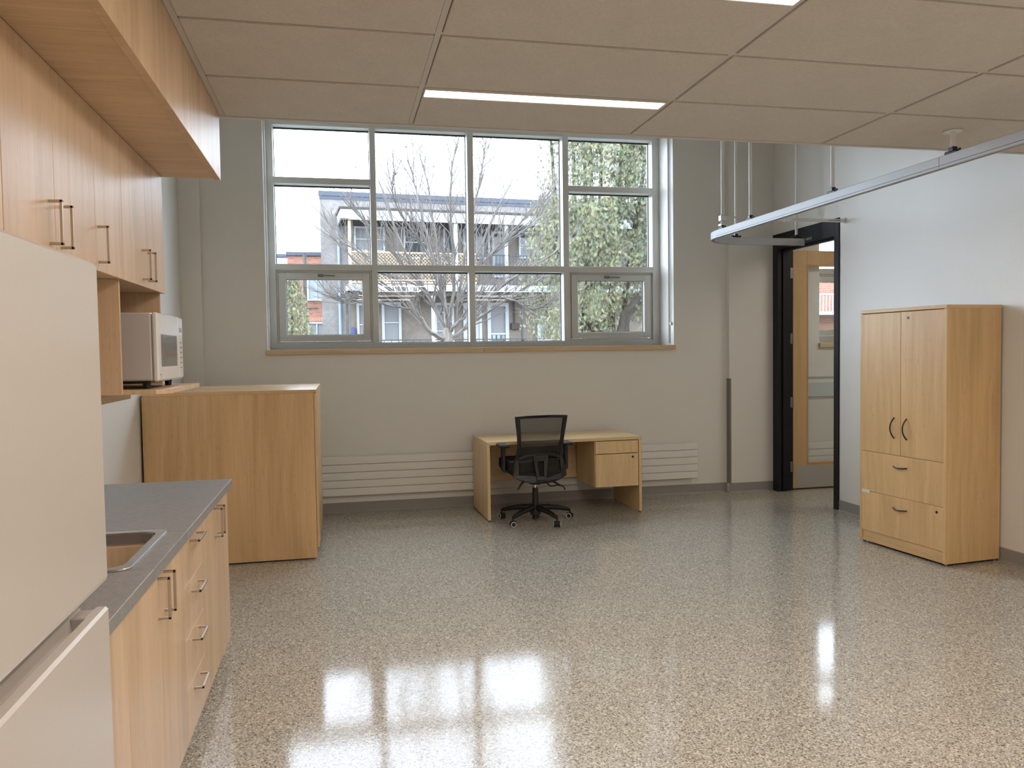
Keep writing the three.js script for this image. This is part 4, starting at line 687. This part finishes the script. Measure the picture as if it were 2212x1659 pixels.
// bare street tree: limbs laid out from the photograph on a plane 14 m away, twigs grown from them
{
  const t = thing('bare_tree', 'leafless street tree with pale spreading branches outside the window', 'tree');
  const D = -14.3, L = (list, dz) => list.map(([u, v], i) => { const z = D + dz * i / (list.length - 1); return atZ(u, v, z); });
  const limbs = [
    [[[967, 735], [948, 728], [928, 715], [910, 690], [896, 668], [885, 652], [866, 643], [845, 624], [800, 590], [757, 552], [712, 508]], 0.8, 0.075],
    [[[966, 722], [955, 698], [947, 682], [934, 656], [924, 636], [905, 605], [882, 560], [858, 505], [838, 450], [818, 390]], -0.7, 0.08],
    [[[967, 715], [966, 690], [963, 668], [955, 638], [947, 605], [934, 555], [921, 505], [905, 440], [893, 385], [880, 345]], 0.9, 0.06],
    [[[969, 712], [968, 690], [972, 665], [989, 655], [999, 635], [1009, 613], [1028, 560], [1052, 500], [1080, 440], [1107, 388]], -0.8, 0.06],
    [[[972, 716], [978, 708], [994, 694], [1014, 674], [1052, 643], [1100, 606], [1150, 575], [1193, 548], [1222, 520]], 0.7, 0.065],
    [[[974, 730], [990, 722], [1006, 708], [1030, 690], [1068, 664], [1110, 636], [1152, 610], [1196, 590]], -0.5, 0.06],
    [[[968, 706], [976, 660], [981, 605], [981, 545], [976, 480], [971, 420], [977, 355], [984, 318]], 0.2, 0.055],
    [[[967, 706], [962, 650], [950, 585], [943, 520], [931, 450], [921, 385], [906, 330]], -1.0, 0.05],
    [[[985, 660], [998, 600], [1006, 540], [1020, 470], [1034, 400], [1044, 340], [1050, 305]], 0.9, 0.045],
    [[[905, 606], [880, 585], [850, 548], [815, 505], [780, 470], [748, 440]], 0.6, 0.03],
    [[[1014, 610], [1040, 575], [1078, 530], [1120, 485], [1165, 440], [1203, 395]], -0.6, 0.03],
    [[[896, 668], [862, 664], [830, 656], [790, 652], [752, 655], [715, 640]], 0.4, 0.024],
    [[[1052, 643], [1100, 645], [1150, 668], [1196, 650]], 0.3, 0.02],
    [[[924, 636], [890, 610], [850, 600], [800, 560], [740, 520], [700, 470]], -0.4, 0.028],
    [[[947, 605], [930, 560], [900, 510], [870, 470], [850, 420], [840, 375]], 0.7, 0.028],
    [[[1000, 635], [1030, 590], [1060, 550], [1100, 520], [1150, 480], [1190, 430]], 0.5, 0.028],
  ];
  const trunk = [atZ(966, 708, D), atZ(967, 735, D)]; const base = trunk[1].clone(); base.y = 0.74;
  part('trunk', taper([base, new THREE.Vector3(base.x, 1.35, D), trunk[1], trunk[0]], [0.145, 0.12, 0.10, 0.072], 10), M.bark, t);
  const big = [], twigs = [];
  function grow(p, dir, len, r, depth) {
    const n = 4, pts = [p.clone()], rad = [r]; let q = p.clone(); const d = dir.clone();
    for (let i = 1; i <= n; i++) { d.x += rr(-0.16, 0.16); d.z += rr(-0.16, 0.16); d.y += rr(-0.08, 0.16); d.normalize(); q = q.clone().addScaledVector(d, len / n); pts.push(q); rad.push(r * (1 - 0.6 * i / n)); }
    twigs.push(taper(pts, rad, 4));
    if (depth > 0) for (let k = 0; k < (depth > 1 ? 3 : 2); k++) { const i = 1 + Math.floor(rnd() * (n - 1)), nd = d.clone().add(new THREE.Vector3(rr(-0.9, 0.9), rr(0, 0.55), rr(-0.8, 0.8))).normalize(); grow(pts[i], nd, len * rr(0.4, 0.7), rad[i] * 0.7, depth - 1); }
  }
  for (const [px, dz, r] of limbs) {
    const pts = L(px, dz), sm = new THREE.CatmullRomCurve3(pts).getPoints(pts.length * 3), rad = sm.map((_, i) => r * 0.53 * (1 - 0.86 * i / (sm.length - 1)) + 0.007);
    for (let i = 1; i < sm.length - 1; i++) { sm[i].x += rr(-0.012, 0.012); sm[i].y += rr(-0.012, 0.012); }
    big.push(taper(sm, rad, 7));
    const count = 25; for (let k = 0; k < count; k++) { const i = Math.floor(sm.length * (0.22 + 0.76 * k / count)), dir = sm[Math.min(i + 2, sm.length - 1)].clone().sub(sm[Math.max(i - 1, 0)]).normalize().add(new THREE.Vector3(rr(-0.75, 0.75), rr(-0.1, 0.6), rr(-0.7, 0.7))).normalize(); grow(sm[Math.min(i, sm.length - 1)], dir, rr(0.4, 1.0), Math.max(0.0085, rad[Math.min(i, rad.length - 1)] * 0.45), k % 2 === 0 ? 2 : 1); }
  }
  part('branch', big, M.bark, t); const tw = part('twigs', twigs, M.bark, t); tw.userData.kind = 'stuff';
}
// cedars: stems and sprays of scale leaves
const sprayGeo = (() => {
  const P = [], add = (a, b, w) => { const dx = b[0] - a[0], dy = b[1] - a[1], l = Math.hypot(dx, dy), nx = -dy / l * w, ny = dx / l * w, mx = a[0] + dx * 0.55, my = a[1] + dy * 0.55; P.push(a[0], a[1], 0, mx + nx, my + ny, 0.012, b[0], b[1], 0, a[0], a[1], 0, b[0], b[1], 0, mx - nx, my - ny, -0.012); };
  add([0, 0], [0, 1.15], 0.05); add([0, 0.2], [0.30, 0.66], 0.045); add([0, 0.25], [-0.30, 0.7], 0.045); add([0, 0.45], [0.24, 0.9], 0.04); add([0, 0.5], [-0.23, 0.95], 0.04); add([0, 0.06], [0.26, 0.36], 0.04); add([0, 0.08], [-0.28, 0.38], 0.04);
  const g = new THREE.BufferGeometry(); g.setAttribute('position', new THREE.Float32BufferAttribute(P, 3)); g.computeVertexNormals(); return g;
})();
function sprays(parent, n, place, size, tint) {
  const im = new THREE.InstancedMesh(sprayGeo, M.cedarLeaf, n); im.name = 'foliage'; im.userData.kind = 'stuff'; const o = new THREE.Object3D(), c = new THREE.Color();
  for (let k = 0; k < n; k++) { const [x, y, z] = place(k); o.position.set(x, y, z); o.rotation.set(rr(-0.9, 0.9), rr(0, 6.28), rr(-0.9, 0.9) + (rnd() < 0.25 ? 2.4 : 0)); o.scale.setScalar(rr(...size)); o.updateMatrix(); im.setMatrixAt(k, o.matrix); tint(c, y); im.setColorAt(k, c); }
  parent.add(im); return im;
}
const cedarTint = (c) => { const t = rnd(); if (t < 0.18) c.setRGB(rr(0.32, 0.42), rr(0.30, 0.37), rr(0.14, 0.19)); else if (t < 0.82) c.setRGB(rr(0.19, 0.29), rr(0.21, 0.29), rr(0.125, 0.17)); else c.setRGB(rr(0.12, 0.16), rr(0.135, 0.17), rr(0.09, 0.11)); };
{
  const t = thing('cedar_tree', 'tall many stemmed green cedar tree between window and stucco house', 'tree');
  const Z = -18, stems = [[1268, 1262], [1281, 1276], [1292, 1300], [1246, 1238], [1320, 1345], [1215, 1190], [1350, 1400]];
  stems.forEach(([u0, u1], i) => { const a = atZ(u0, 640, Z + rr(-0.5, 0.5)), b = atZ(u1, 300, Z + rr(-0.8, 0.8)); const root = new THREE.Vector3(6.25 + (i - 3) * 0.12, 0.74, Z); part('stem', taper([root, new THREE.Vector3((root.x + a.x) / 2, 1.9, Z), a, b.clone().lerp(a, 0.4), b], [0.13, 0.11, 0.07, 0.055, 0.03], 8), M.cedarBark, t); });
  { const a = atZ(1338, 742, Z + 0.6), b = atZ(1352, 680, Z + 0.6), c = atZ(1384, 640, Z + 0.7), d = atZ(1425, 600, Z + 0.8); part('stem', taper([new THREE.Vector3(a.x - 0.05, 0.74, a.z), a, b, c, d], [0.16, 0.14, 0.13, 0.10, 0.05], 8), M.cedarBark, t); }
  const clumps = []; for (let k = 0; k < 420; k++) {
    const y = rr(2.05, 8.6), h = (y - 2.0) / 6.6, xl = y < 3 ? 4.75 : y < 5 ? 4.55 : y < 6 ? 4.7 : 4.95, xr = 8.7, x = rr(xl, xr);
    if (y < 2.5 && x > 6.4) continue; if (x > 6.25 && x < 6.95 && y > 2.5 && y < 4.6 && rnd() < 0.75) continue; clumps.push([x, y, Z + rr(-1.3, 1.3), rr(0.28, 0.62)]); }
  sprays(t, 110000, (k) => { const c = clumps[k % clumps.length], a = rr(0, 6.28), r = c[3] * Math.sqrt(rnd()); return [c[0] + Math.cos(a) * r * 0.75, c[1] + rr(-1, 1) * c[3] * 1.15, c[2] + Math.sin(a) * r]; }, [0.05, 0.13], cedarTint);
  const s = thing('cedar_tree', 'small conical cedar beside the utility pole', 'tree'), b = atZ(632, 730, -25), top = atZ(628, 596, -25).y;
  part('stem', taper([[b.x, 0.74, -25], [b.x, top - 0.1, -25]], [0.06, 0.02], 6), M.cedarBark, s);
  sprays(s, 6000, () => { const h = rnd(), r = (0.22 + 0.62 * (1 - h) ** 0.8) * Math.sqrt(rnd()), a = rr(0, 6.28); return [b.x - 0.05 + Math.cos(a) * r, 1.5 + h * (top - 1.5), -25 + Math.sin(a) * r]; }, [0.06, 0.13], cedarTint);
}
scene.traverse((o) => { if (o.isMesh) { o.castShadow = true; o.receiveShadow = true; } });
renderer.render(scene, camera);
